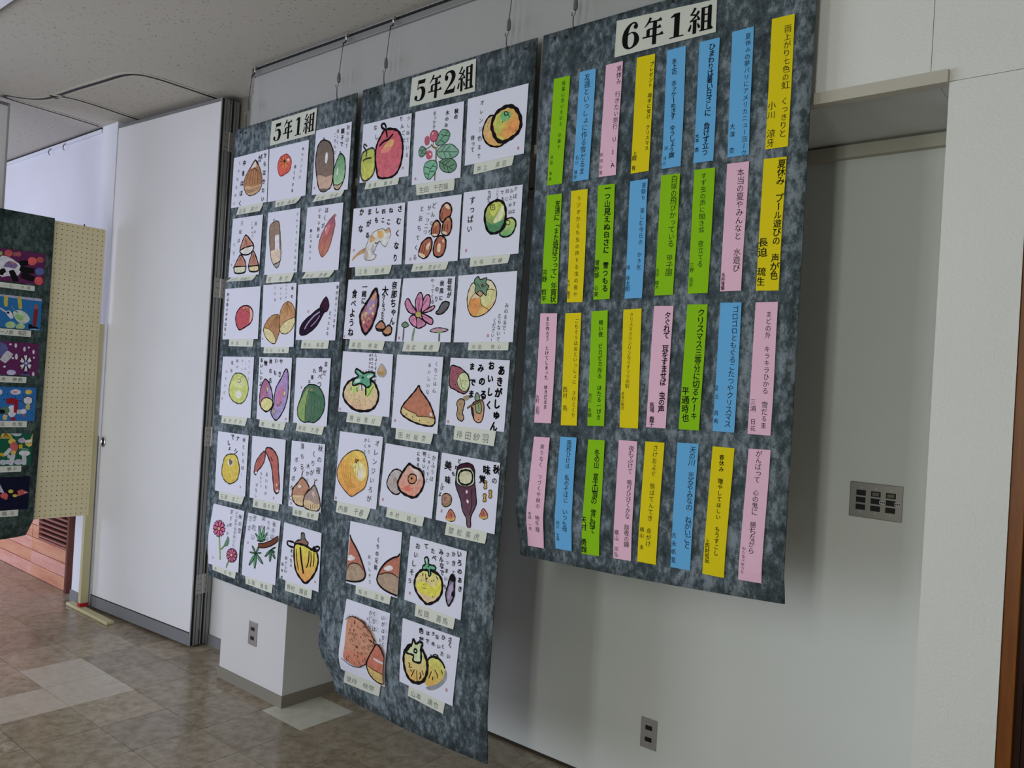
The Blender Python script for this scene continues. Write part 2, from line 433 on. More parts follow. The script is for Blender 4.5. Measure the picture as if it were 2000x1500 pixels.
def hanger(x, topz, lab):
    t = empty('wire_hanger', (x, -0.055, topz), lab, 'hanger', 'wire hangers on the picture rail')
    MB().tube([(x, -0.016, 3.112), (x, -0.030, 3.112), (x, -0.034, 3.095), (x, -0.030, 3.085)], 0.005, 6).build('runner', 'alu', t)
    MB().tube([(x, -0.030, 3.088), (x, -0.036, 3.072), (x, -0.046, 3.066), (x, -0.048, 3.05)], 0.0035, 6).build('upper_hook', 'wire', t)
    MB().tube([(x, -0.048, 3.05), (x, -0.06, 2.925)], 0.0016, 5).build('wire', 'wire', t)
    MB().tube([(x, -0.06, 2.928), (x, -0.06, 2.915), (x, -0.06, 2.895), (x, -0.06, 2.884)], [0.003, 0.0075, 0.009, 0.007], 8).build('adjuster', 'plastic', t)
    MB().tube([(x, -0.06, 2.884), (x + 0.004, -0.064, 2.868), (x, -0.07, 2.857), (x - 0.006, -0.07, 2.862), (x - 0.007, -0.068, 2.872)], 0.0026, 6).build('lower_hook', 'chrome', t)
    MB().tube([(x - 0.001, -0.067, 2.862), (x - 0.004, -0.064, 2.838), (x, -0.063, topz - 0.012)], 0.0022, 5).build('cord', 'wire', t)
hanger(-3.655, 2.800, 'wire hanger at the left corner of the leftmost felt board')
hanger(-2.935, 2.812, 'wire hanger at the right corner of the leftmost felt board')
hanger(-2.622, 2.815, 'wire hanger at the left corner of the middle felt board')
hanger(-1.948, 2.824, 'wire hanger at the right corner of the middle felt board')
hanger(-1.648, 2.825, 'wire hanger at the left corner of the right felt board')
hanger(-0.95, 2.825, 'wire hanger at the right corner of the right felt board')

# ------------------------------------------------------------------ felt boards
def yb(b, X, z):
    if b == 1:
        s = (X + 3.759) / .956; return -.06 - .032 * (1 - s) * sm(2.2, .9, z) + .03 * (1 - s) ** 2 * sm(.75, .54, z)
    if b == 2:
        s = (X + 2.763) / .952; return -.06 - .062 * sm(2.3, .45, z) + (.085 * (1 - s) ** 2 + .02) * sm(.44, .2, z)
    s = (X + 1.781) / .966; return -.06 + .04 * max(0, 1 - s) ** 3 * sm(1.15, .98, z) + .02 * max(s, 0) ** 6 * sm(1.1, 1.0, z)
BOARDS = {1: (-3.759, -2.803, (2.799, 2.812), (.520, .515)), 2: (-2.763, -1.811, (2.815, 2.825), (.195, .232)), 3: (-1.781, -0.815, (2.825, 2.826), (.968, 1.003))}
BLAB = {1: 'slate grey felt board hung leftmost, headed 5年1組', 2: 'slate grey felt board hung in the middle, the longest one, headed 5年2組', 3: 'slate grey felt board hung rightmost with coloured strips, headed 6年1組'}
for b, (x0, x1, zt, zb) in BOARDS.items():
    nu, nv, TH = 22, 46, 0.006
    mb = MB(); F = []; Bk = []
    for j in range(nv + 1):
        for i in range(nu + 1):
            s = i / nu; q = j / nv
            x = x0 + (x1 - x0) * s; z0_ = zb[0] + (zb[1] - zb[0]) * s; z1_ = zt[0] + (zt[1] - zt[0]) * s
            z = z1_ + (z0_ - z1_) * q
            y = yb(b, x, z) + 0.0012 * math.sin(9 * s + b) * math.sin(5 * q)
            F.append((x, y, z)); Bk.append((x, y + TH, z))
    n = len(F); ix = lambda i, j: j * (nu + 1) + i; fs = []
    for j in range(nv):
        for i in range(nu):
            a = (ix(i, j), ix(i, j + 1), ix(i + 1, j + 1), ix(i + 1, j)); fs.append(a); fs.append(tuple(n + k for k in reversed(a)))
    ed = [ix(i, 0) for i in range(nu + 1)] + [ix(nu, j) for j in range(1, nv + 1)] + [ix(i, nv) for i in range(nu - 1, -1, -1)] + [ix(0, j) for j in range(nv - 1, 0, -1)]
    for k in range(len(ed)):
        a, c = ed[k], ed[(k + 1) % len(ed)]; fs.append((a, c, n + c, n + a))
    mb.add(F + Bk, fs)
    o = mb.build('felt_board', 'felt', None, ((x0 + x1) / 2, -0.06, zb[0]), smooth=True)
    label(o, BLAB[b], 'display board', 'hanging felt boards')
    for x, dz in ((x0 + 0.05, 0.02), ((x0 + x1) / 2 + 0.03, 0.012), (x1 - 0.05, 0.02), (x0 + 0.10, 0.03)):
        z = zt[0] - dz
        MB().tube([(x, yb(b, x, z) - 0.0005, z), (x, yb(b, x, z) - 0.004, z), (x, yb(b, x, z) - 0.006, z)], [0.005, 0.005, 0.002], 7).build('tack', 'tack', o)

# ------------------------------------------------------------------ paper, painting and lettering
class Sheet:
    def __init__(s, head, off=0.0, lift=None, board=0):
        s.board = board
        c = [x / 10000 for x in head[:12]]
        s.c = [Vector(c[i:i + 3]) for i in (0, 3, 6, 9)]
        s.W = head[12] / 10000; s.H = head[13] / 10000
        s.n = (s.c[3] - s.c[1]).cross(s.c[2] - s.c[0]).normalized()
        if s.n.y > 0: s.n = -s.n
        if not board:                     # a flat sheet lies in one plane
            g = (s.c[0] + s.c[1] + s.c[2] + s.c[3]) / 4
            s.c = [p - s.n * (p - g).dot(s.n) for p in s.c]
        s.off = off; s.lift = lift
    def P(s, a, t, off=0.0):
        if s.board:
            q = (s.c[0] * (1 - a) + s.c[1] * a) * (1 - t) + (s.c[3] * (1 - a) + s.c[2] * a) * t
            y = yb(s.board, q.x, q.z)
            return Vector((q.x, y - (s.off + off + (s.lift(a, t) if s.lift else 0)), q.z))
        q = (s.c[0] * (1 - a) + s.c[1] * a) * (1 - t) + (s.c[3] * (1 - a) + s.c[2] * a) * t
        return q + s.n * (s.off + off + (s.lift(a, t) if s.lift else 0))
    def m(s, x, y, off=0.0): return s.P(x / s.W, y / s.H, off)
    def centre(s): return (s.c[0] + s.c[1] + s.c[2] + s.c[3]) / 4

def slab(S, nu, nv, name, mat, parent=None, th=0.0006, t0=0.0, jag=None):
    mb = MB(); F = []; B = []
    for j in range(nv + 1):
        for i in range(nu + 1):
            t = t0 + (1 - t0) * j / nv
            F.append(S.P(i / nu, t)); B.append(S.P(i / nu, t, -th))
    n = len(F); ix = lambda i, j: j * (nu + 1) + i; fs = []
    for j in range(nv):
        for i in range(nu):
            a = (ix(i, j), ix(i, j + 1), ix(i + 1, j + 1), ix(i + 1, j)); fs.append(a); fs.append(tuple(n + k for k in reversed(a)))
    ed = [ix(i, 0) for i in range(nu + 1)] + [ix(nu, j) for j in range(1, nv + 1)] + [ix(i, nv) for i in range(nu - 1, -1, -1)] + [ix(0, j) for j in range(nv - 1, 0, -1)]
    for k in range(len(ed)):
        a, c = ed[k], ed[(k + 1) % len(ed)]; fs.append((a, c, n + c, n + a))
    mb.add(F + B, fs)
    return mb.build(name, mat, parent, None if parent else S.centre())

def pairs(q): return [Vector((q[i] / 2000, q[i + 1] / 2000)) for i in range(0, len(q), 2)]
def clampS(S, P): return [Vector((min(max(p.x, 0.0004), S.W - 0.0004), min(max(p.y, 0.0004), S.H - 0.0004))) for p in P]

def fill(S, mb, P, off, c0, c1=None):
    P = clampS(S, P)
    if S.board:          # follow the bent board: fine triangles
        ys = [p.y for p in P]; a, b = min(ys), max(ys)
        colr = lambda y: c0 if c1 is None else [c0[k] + (c1[k] - c0[k]) * (y - a) / (b - a + 1e-6) for k in range(3)]
        todo = [tuple(P[i] for i in t) for t in tessellate_polygon([[p.to_3d() for p in P]])]
        while todo:
            t = todo.pop(); e = [(t[(i + 1) % 3] - t[i]).length for i in range(3)]; k = e.index(max(e))
            if e[k] > 0.014:
                A, B, Cc = t[k], t[(k + 1) % 3], t[(k + 2) % 3]; Mm = (A + B) / 2
                todo += [(A, Mm, Cc), (Mm, B, Cc)]; continue
            n = len(mb.v); mb.v += [S.m(p.x, p.y, off) for p in t]; mb.f.append([n, n + 1, n + 2]); mb.c.append([colr(p.y) for p in t])
        return
    mb.v += [S.m(p.x, p.y, off) for p in P]; n = len(mb.v) - len(P)
    mb.f.append(list(range(n, n + len(P))))
    if c1 is None: mb.c.append([c0] * len(P))
    else:
        ys = [p.y for p in P]; a, b = min(ys), max(ys)
        mb.c.append([[c0[k] + (c1[k] - c0[k]) * (p.y - a) / (b - a + 1e-6) for k in range(3)] for p in P])

def stroke(S, mb, P, w, off, c, closed=False, taper=False):
    L = len(P); pts = []
    for i, p in enumerate(P):
        a = P[(i - 1) % L] if closed or i else P[i]; b = P[(i + 1) % L] if closed or i < L - 1 else P[i]
        d = (b - a)
        if d.length < 1e-7: d = Vector((1, 0))
        d.normalize(); n = Vector((-d.y, d.x))
        k = 1.0 + 0.22 * math.sin(i * 1.7 + P[0].x * 900) * (1 if not taper else 0)
        h = w / 2 * k
        if taper: h *= 0.6 + 0.4 * math.sin(math.pi * (0.15 + 0.7 * i / max(L - 1, 1)))
        pts.append((p + n * h, p - n * h))
    base = len(mb.v)
    for a, b in pts:
        for q in clampS(S, (a, b)): mb.v.append(S.m(q.x, q.y, off))
    for i in range(L if closed else L - 1):
        k = (i + 1) % L
        mb.f.append([base + 2 * i, base + 2 * i + 1, base + 2 * k + 1, base + 2 * k]); mb.c.append([c] * 4)

FO = bpy.data.curves.new('glyph', 'FONT'); FO.resolution_u = 2; FO.size = 1.0
FOO = bpy.data.objects.new('glyph', FO)
WOFF = (0.0, 0.014, 0.026, 0.040, 0.052)      # pen or brush thickness added round each stroke
GC = {}
ROT = set('ー…「」')
def glyph(ch):
    k = ch
    if k not in GC:
        FO.body = ch
        me = FOO.to_mesh()
        GC[k] = ([(v.co.x, v.co.y) for v in me.vertices], [tuple(p.vertices) for p in me.polygons])
        FOO.to_mesh_clear()
    return GC[k]

def put(S, mb, ch, cx, cy, size, wt, col, off, jit=1.0):
    vs, fs = glyph(ch)
    if not vs: return
    adv = 1.0 if ord(ch) > 255 else 0.6
    a = R.uniform(-0.07, 0.07) * jit; sx = 1 + R.uniform(-0.10, 0.06) * jit; sy = 1 + R.uniform(-0.06, 0.08) * jit; sh = R.uniform(-0.10, 0.04) * jit
    if ch in ROT: a -= math.pi / 2
    ox = oy = 0
    if ch in '、。': ox, oy = 0.5, 0.45
    if ch in 'っゃゅょッャュョ': ox, oy = 0.12, 0.08
    ca, sa = math.cos(a), math.sin(a); r = WOFF[wt]
    shifts = [(0, 0)] if not wt else [(r, 0), (-r, 0), (0, r), (0, -r)] if wt < 3 else [(r * math.cos(q), r * math.sin(q)) for q in (0, 1.05, 2.09, 3.14, 4.19, 5.24)]
    for (hx, hy) in shifts:
      base = len(mb.v)
      for (x, y) in vs:
        x += hx; y += hy
        u = (x - adv / 2) * sx; v = (y - 0.375) * sy; u += sh * v
        u, v = u * ca - v * sa, u * sa + v * ca
        px = cx + (u + ox) * size; py = cy - (v + oy) * size
        px = min(max(px, 0.0003), S.W - 0.0003); py = min(max(py, 0.0003), S.H - 0.0003)
        mb.v.append(S.m(px, py, off))
      for f in fs:
        mb.f.append([base + i for i in f]); mb.c.append([col] * len(f))

def column(S, root, txt, x0, y0, x1, y1, size, wt, col, off):
    """one vertical line of handwriting; each word of it is a part"""
    n = len(txt); mb = MB()
    for i, ch in enumerate(txt + ' '):
        if ch == ' ':
            if mb.f: mb.build('handwritten_lettering', 'ink', root)
            mb = MB(); continue
        k = i / (n - 1) if n > 1 else 0
        put(S, mb, ch, x0 + (x1 - x0) * k + R.uniform(-0.03, 0.03) * size, y0 + (y1 - y0) * k, size * R.uniform(0.94, 1.06) * (1.17 if wt < 3 else 1.0), wt, col, off)

def pig(h):          # pencil and watercolour on white paper
    return [min(0.93, 1.28 * x * 0.86 + 0.105) if sum(lin(h)) > 0.12 else x for x in lin(h)]
def draw(S, ops, root, subj):
    off = 0.0004; seal = None; items = []          # items: [box, mesh builder]
    for op in ops:
        k = op[0]; off += 0.0001 if S.board else 0.00003; pm = MB(); P = []
        if k == 'f': P = catmull(pairs(op[2]), True, 3); fill(S, pm, P, off, pig(op[1]))
        elif k == 'p': P = pairs(op[2]); fill(S, pm, P, off, pig(op[1]))
        elif k == 'g': P = catmull(pairs(op[3]), True, 3); fill(S, pm, P, off, pig(op[1]), pig(op[2]))
        elif k == 'o': P = catmull(pairs(op[3]), True, 4); stroke(S, pm, P, op[2] / 2000, off, lin(op[1]), True)
        elif k == 'l': P = catmull(pairs(op[3]), False, 4); stroke(S, pm, P, op[2] / 2000, off, lin(op[1]), False, True)
        elif k == 'd':
            r = op[2] / 2000; P = pairs(op[3])
            for p in P: fill(S, pm, [p + Vector((math.cos(a), math.sin(a))) * r for a in (0, 1.05, 2.1, 3.14, 4.2, 5.25)], off, lin(op[1]))
        elif k == 't':
            column(S, root, op[1], op[2] / 2000, op[3] / 2000, op[4] / 2000, op[5] / 2000, op[6] / 2000, op[7], lin(op[8]), off)
        elif k == 'r':
            seal = MB(); x, y = op[1] / 2000, op[2] / 2000; a, b = 0.0042, 0.0052; w_ = 0.0012
            for (x0, x1, y0, y1) in ((-a, a, -b, -b + w_), (-a, a, b - w_, b), (-a, -a + w_, -b, b), (a - w_, a, -b, b), (-a * .5, a * .5, -b * .45, -b * .1), (-a * .3, a * .6, b * .2, b * .5)):
                n = len(seal.v); q = clampS(S, [Vector((x + x0, y + y0)), Vector((x + x1, y + y0)), Vector((x + x1, y + y1)), Vector((x + x0, y + y1))])
                seal.v += [S.m(p.x, p.y, 0.0012) for p in q]; seal.f.append([n, n + 1, n + 2, n + 3])
        if P:
            bx = [min(p.x for p in P), max(p.x for p in P), min(p.y for p in P), max(p.y for p in P)]; keep = []
            for it in items:                        # merge with everything it touches
                b2 = it[0]
                if bx[0] < b2[1] + 0.004 and b2[0] < bx[1] + 0.004 and bx[2] < b2[3] + 0.004 and b2[2] < bx[3] + 0.004:
                    bx = [min(bx[0], b2[0]), max(bx[1], b2[1]), min(bx[2], b2[2]), max(bx[3], b2[3])]
                    n = len(it[1].v); it[1].v += pm.v; it[1].f += [[n + i for i in f] for f in pm.f]; it[1].c += pm.c; pm = it[1]
                else: keep.append(it)
            items = keep + [[bx, pm]]
    for b_, pm in items: pm.build(subj, 'paint', root)
    if seal: seal.build('red_seal', 'seal', root)

CARDS_DATA=[
["111","chestnut_painting","brown ribbed chestnut",[-37450,-630,26519,-34422,-630,26547,-34300,-630,23960,-37454,-630,23951,3091,2579],[["f","a5692f",[400,76,470,150,519,251,524,327,499,381,428,415,330,423,261,391,218,329,215,261,252,198,315,139]],["f","c39a70",[218,329,297,323,381,338,524,329,499,381,428,415,330,423,261,391]],["f","d8c8c0",[392,87,424,135,367,155,333,146]],["l","5a3418",5.9,[383,148,286,193,253,299]],["l","5a3418",5.9,[383,148,329,198,304,305]],["l","5a3418",5.9,[383,148,371,204,354,311]],["l","5a3418",5.9,[383,148,405,208,399,317]],["l","5a3418",5.9,[383,148,446,213,454,323]],["l","5a3418",5.9,[383,148,480,218,498,329]],["l","7a5030",4.4,[239,341,317,369,432,354,505,348]],["l","7a5030",4.4,[241,355,318,379,433,367,505,358]],["l","7a5030",4.4,[242,370,319,388,434,381,506,367]],["o","2a1c12",8.6,[400,76,470,150,519,251,524,327,499,381,428,415,330,423,261,391,218,329,215,261,252,198,315,139]],["l","1b181b",13.3,[323,135,363,102,400,76,440,127]],["t","からはかたい",567,51,548,480,47.8,2,"1b181b"],["t","が",481,71,481,71,67.0,2,"1b181b"],["t","中身はぼく",199,80,159,482,49.8,2,"1b181b"],["t","くやわらかい",116,68,56,471,34.4,0,"1b181b"]],[-36795,-630,23931,-34623,-630,23969,-34783,-630,23563,-36947,-630,23562,2168,418],"石坂 豪介"],
["112","apple_painting","small red apple",[-34341,-630,26536,-31203,-630,26521,-31234,-630,23951,-34242,-630,23945,3073,2582],[["f","d23a1c",[226,93,285,88,349,133,366,185,345,250,286,275,203,289,160,236,149,170,181,110]],["f","de6a24",[213,124,289,125,323,175,282,224,219,207]],["f","e8d8d4",[332,155,324,161,312,163,300,159,293,151,294,141,302,135,314,133,326,137,333,145]],["l","4a2010",5.6,[256,150,192,114]],["l","4a2010",5.6,[256,150,179,144]],["l","4a2010",5.6,[256,150,198,188]],["l","4a2010",5.6,[256,150,261,214]],["l","4a2010",5.6,[256,150,320,194]],["l","4a2010",5.6,[256,150,325,159]],["l","4a2010",5.6,[256,150,299,119]],["l","4a2010",5.6,[256,150,252,108]],["f","3a3a14",[274,152,271,159,263,163,251,161,242,155,237,147,240,140,249,136,261,138,270,144]],["o","6a1810",6.8,[226,93,285,88,349,133,366,185,345,250,286,275,203,289,160,236,149,170,181,110]],["t","秋のリンゴは",537,73,509,333,30.9,0,"1b181b"],["t","赤くてまる",428,226,402,447,32.7,1,"1b181b"]],[-33601,-630,23935,-31582,-630,23944,-31847,-630,23645,-33593,-630,23626,1883,354],"稲垣 和真"],
["113","acorn_painting","large brown acorn and a small green acorn",[-30701,-630,26863,-28181,-630,26865,-28199,-630,23898,-30749,-630,23909,2535,2961],[["g","4f3a2e","7a5e4a",[128,104,215,141,272,226,292,332,293,434,277,535,233,565,166,579,100,542,61,441,30,333,25,245,42,151,80,113]],["f","c4a08a",[60,432,107,421,193,448,287,442,277,535,233,565,165,575,99,537]],["f","ded8e4",[201,278,196,307,186,324,174,322,164,302,162,271,166,241,177,224,189,227,198,247]],["o","1b181b",12.8,[128,104,215,141,272,226,292,332,293,434,277,535,233,565,166,579,100,542,61,441,30,333,25,245,42,151,80,113]],["l","6a5a50",7.9,[111,104,123,83,142,106]],["f","4a3a30",[107,544,232,560,166,579]],["g","2c8246","a4cc9c",[376,262,432,299,457,387,456,471,430,535,382,580,327,566,300,495,297,409,323,336,352,289]],["f","b89a78",[310,534,378,542,435,523,382,582,327,568]],["f","cfe4cc",[361,418,358,440,353,452,347,451,343,437,342,414,345,392,350,379,356,380,360,395]],["l","1b181b",7.9,[310,530,377,539,441,515]],["o","1b181b",11.5,[376,262,432,299,457,387,456,471,430,535,382,580,327,566,300,495,297,409,323,336,352,289]],["l","1b181b",6.6,[362,256,374,242,386,261]],["t","秋の山で",466,44,455,202,35.9,0,"1b181b"],["t","親子で",390,65,386,179,39.3,2,"1b181b"],["t","楽しく",322,55,324,153,30.8,0,"1b181b"],["t","ごろんと",284,85,301,241,29.1,0,"1b181b"],["r",35,530]],[-30430,-630,23896,-28461,-630,23897,-28566,-630,23613,-30683,-630,23586,2043,351],"吉谷 玲音"],
["121","chestnut_painting","three chestnuts stacked in a triangle",[-37210,-630,23383,-34573,-630,23378,-34603,-639,20449,-37289,-643,20399,2662,2957],[["f","b87860",[256,183,334,227,410,294,407,339,353,376,254,381,187,354,174,322,201,253]],["f","d6d4cc",[179,331,281,305,405,301,407,339,353,376,254,379,187,354]],["o","1b181b",13.8,[179,331,281,305,405,301,407,339,353,376,254,379,187,354]],["o","1b181b",13.8,[256,183,334,227,410,294,407,339,353,376,254,381,187,354,174,322,201,253]],["f","b87860",[195,375,270,432,304,505,287,556,189,562,114,550,96,513,110,462,149,413]],["f","d2ceb0",[96,490,288,496,301,516,285,553,189,560,114,548,96,513]],["o","1b181b",13.8,[96,490,288,496,301,516,285,553,189,560,114,548,96,513]],["o","1b181b",13.8,[195,375,270,432,304,505,287,556,189,562,114,550,96,513,110,462,149,413]],["f","b87860",[411,350,483,436,522,510,516,558,385,554,352,509,354,458,382,399]],["f","d6c690",[351,502,518,502,521,515,514,556,384,552,354,511]],["o","1b181b",13.8,[351,502,518,502,521,515,514,556,384,552,354,511]],["o","1b181b",13.8,[411,350,483,436,522,510,516,558,385,554,352,509,354,458,382,399]],["l","8a4a34",4.7,[261,216,245,307]],["l","8a4a34",4.7,[261,216,272,309]],["l","8a4a34",4.7,[261,216,300,311]],["l","8a4a34",4.7,[261,216,327,313]],["l","8a4a34",4.7,[193,396,149,475]],["l","8a4a34",4.7,[193,396,186,477]],["l","8a4a34",4.7,[193,396,223,480]],["l","8a4a34",4.7,[193,396,259,482]],["l","8a4a34",4.7,[415,381,378,480]],["l","8a4a34",4.7,[415,381,410,482]],["l","8a4a34",4.7,[415,381,442,484]],["l","8a4a34",4.7,[415,381,474,486]],["t","秋の",424,82,416,162,36.7,0,"77757a"],["t","ごはんで",355,71,380,205,32.6,0,"77757a"],["t","主役は",176,56,143,228,40.8,0,"55535a"],["t","くり。",64,263,72,439,40.8,0,"55535a"],["r",42,466]],[-37008,-642,20409,-34877,-639,20411,-35023,-643,20165,-37451,-647,20196,2280,389],"大沢 里緒子"],
["122","acorn_painting","tall brown acorn pointing down",[-34121,-630,23412,-31546,-630,23412,-31518,-635,20410,-34140,-638,20404,2599,3005],[["f","866750",[104,98,154,91,193,111,213,176,230,265,248,364,254,452,232,519,199,544,149,514,100,453,75,372,52,272,41,172,53,124]],["f","d6bda6",[77,382,166,368,247,378,251,452,232,519,199,543,149,514,100,453]],["p","d8d6e2",[138,229,201,224,223,372,154,377]],["f","9a9488",[152,507,200,498,244,479,225,528,195,542]],["l","1b181b",10.5,[148,507,200,498,244,481]],["d","4a3428",2.9,[171,408,205,420,156,426,191,443,220,440,169,457,195,404]],["o","3a342e",8.7,[104,98,154,91,193,111,213,176,230,265,248,364,254,452,232,519,199,544,149,514,100,453,75,372,52,272,41,172,53,124]],["l","6a5a50",6.0,[95,88,104,67,120,88]],["t","どんぐりころりんりん",480,56,484,571,26.2,1,"1b181b"]],[-33926,-638,20395,-31791,-635,20384,-31947,-638,19998,-33989,-643,20001,2088,408],"岩 春空"],
["123","sweet_potato_painting","single slanting red sweet potato",[-31014,-630,23370,-28438,-630,23347,-28514,-631,20387,-31126,-634,20392,2594,2971],[["g","962c58","b6683c",[419,97,411,129,427,185,411,265,380,364,344,426,276,470,233,419,215,363,231,290,274,219,325,158,378,117]],["f","c86a70",[290,229,342,178,360,207,311,277]],["f","d8b0b8",[311,219,304,228,296,232,291,231,290,223,295,213,302,205,310,200,315,202,316,209]],["p","b89468",[401,90,442,108,423,126,400,114]],["l","8a5030",4.3,[275,459,305,350,364,235]],["o","703244",6.9,[419,97,411,129,427,185,411,265,380,364,344,426,276,470,233,419,215,363,231,290,274,219,325,158,378,117]],["t","ぼくが",291,50,255,185,42.3,1,"1b181b"],["t","いない秋は",191,37,192,273,36.8,1,"1b181b"],["t","秋じゃない",86,219,97,411,29.4,1,"1b181b"],["r",102,472]],[-30894,-634,20382,-28819,-631,20379,-29040,-632,20070,-31119,-636,20099,2077,371],"大山 奈緒"],
["131","apple_painting","round dark red apple",[-37475,-654,19824,-34376,-645,19865,-34270,-692,17294,-37360,-725,17243,3095,2579],[["f","b41c36",[373,182,453,195,510,243,512,313,478,363,394,397,298,423,238,369,216,296,243,235,302,195]],["f","dcaa98",[454,205,506,253,505,313,460,353,470,282]],["f","c8705a",[338,197,427,199,413,230,360,233]],["l","6a4818",6.3,[373,220,319,224]],["l","6a4818",6.3,[373,220,348,245]],["l","6a4818",6.3,[373,220,410,240]],["l","6a4818",6.3,[373,220,465,264]],["l","6a4818",6.3,[373,220,388,200]],["l","6a4818",6.3,[373,220,426,217]],["o","201014",12.3,[373,182,453,195,510,243,512,313,478,363,394,397,298,423,238,369,216,296,243,235,302,195]],["t","外は赤いが中は甘い",59,62,37,464,34.8,1,"1b181b"]],[-36774,-719,17248,-34654,-696,17281,-34671,-706,16905,-36767,-729,16911,2108,357],"寺田 李"],
["132","chestnut_painting","two tan chestnuts with pale cut ends",[-34123,-644,19906,-31505,-638,19924,-31389,-668,16947,-33987,-698,16900,2609,2994],[["g","b8803c","c08a5c",[392,173,465,193,517,257,521,324,521,381,461,452,383,477,318,465,300,430,285,348,288,280,323,213]],["f","d6c68a",[521,329,452,337,359,368,302,416,310,460,383,475,461,452,521,386]],["o","4a3020",5.8,[521,329,452,337,359,368,302,416,310,460,383,475,461,452,521,386]],["o","4a3020",7.3,[392,173,465,193,517,257,521,324,521,381,461,452,383,477,318,465,300,430,285,348,288,280,323,213]],["g","a8742c","a86638",[253,291,278,318,294,406,287,474,230,566,163,556,85,511,37,451,34,417,79,353,158,301]],["f","d6c68a",[36,420,119,428,188,463,234,522,229,563,155,553,76,506]],["o","4a3020",5.8,[36,420,119,428,188,463,234,522,229,563,155,553,76,506]],["o","4a3020",7.3,[253,291,278,318,294,406,287,474,230,566,163,556,85,511,37,451,34,417,79,353,158,301]],["l","8a5424",4.5,[393,181,306,309]],["l","8a5424",4.5,[393,181,363,311]],["l","8a5424",4.5,[393,181,418,312]],["l","8a5424",4.5,[393,181,474,313]],["l","8a5424",4.5,[393,181,521,314]],["l","8a5424",4.5,[248,298,118,413]],["l","8a5424",4.5,[248,298,161,414]],["l","8a5424",4.5,[248,298,204,414]],["l","8a5424",4.5,[248,298,246,415]],["l","8a5424",4.5,[248,298,289,416]],["d","9a8a50",1.9,[393,398,424,389,363,417,396,437,457,409,105,462,149,482,176,512,125,501]],["t","秋の",465,49,460,125,33.0,1,"1b181b"],["t","きせつが",368,20,370,132,19.4,0,"1b181b"],["t","中には",286,46,290,139,23.3,0,"1b181b"],["t","くりが…",190,33,204,209,27.2,0,"1b181b"],["r",27,518]],[-33751,-695,16893,-31753,-672,16923,-31744,-676,16646,-33738,-701,16607,1997,282],"中川 万稀"],
["133","eggplant_painting","dark purple aubergine",[-31339,-638,19832,-28379,-631,19854,-28431,-634,17273,-31263,-663,17271,2896,2572],[["f","2c1a32",[363,227,402,255,358,319,305,383,235,429,147,466,70,468,51,438,63,391,120,335,220,280,305,235]],["f","40203a",[410,127,451,174,460,220,431,260,380,255,334,226,351,181]],["o","1b181b",9.7,[363,227,402,255,358,319,305,383,235,429,147,466,70,468,51,438,63,391,120,335,220,280,305,235]],["o","1b181b",8.3,[410,127,451,174,460,220,431,260,380,255,334,226,351,181]],["l","b8a8c8",15.7,[337,259,252,299,168,363,127,415]],["l","a898b8",11.4,[340,291,286,346,216,392]],["t","秋がおいしいなす",560,47,546,391,30.4,1,"1b181b"],["t","たべたいな",483,273,464,454,30.4,1,"1b181b"],["r",168,254]],[-30839,-658,17251,-28874,-639,17255,-28911,-640,16905,-30860,-662,16889,1957,358],"西元 陽菜"],
["141","pear_painting","pale green round pear",[-37152,-752,16375,-34469,-715,16410,-34343,-784,13443,-37041,-851,13409,2691,2970],[["f","c2ca66",[257,164,357,170,426,208,469,281,472,346,439,413,387,453,323,463,239,445,167,396,146,330,160,262,202,194]],["f","d2d494",[264,221,377,209,401,283,290,306,219,270]],["f","d8d8d0",[368,369,361,392,336,406,304,408,277,395,264,373,272,351,296,336,329,335,356,347]],["o","56624a",12.8,[257,164,357,170,426,208,469,281,472,346,439,413,387,453,323,463,239,445,167,396,146,330,160,262,202,194]],["l","5a6a30",7.3,[281,226,316,220,340,238,320,256,291,244]],["l","5a6a30",5.9,[321,222,367,186]],["d","9aa24a",1.9,[312,362,298,381,337,370,323,390,288,367]],["t","すてきな",461,46,466,211,28.4,0,"77757a"],["t","この",403,65,403,116,26.5,0,"77757a"],["t","なし",344,40,350,117,26.5,0,"77757a"],["t","秋の",260,41,264,102,32.2,0,"5a585e"],["t","風景",172,63,168,142,37.9,0,"4a484e"],["t","みたいに",84,151,71,363,30.3,0,"4a484e"],["r",36,425]],[-36800,-846,13392,-34656,-792,13421,-34754,-804,13032,-36830,-857,13038,2111,378],"あかざわ"],
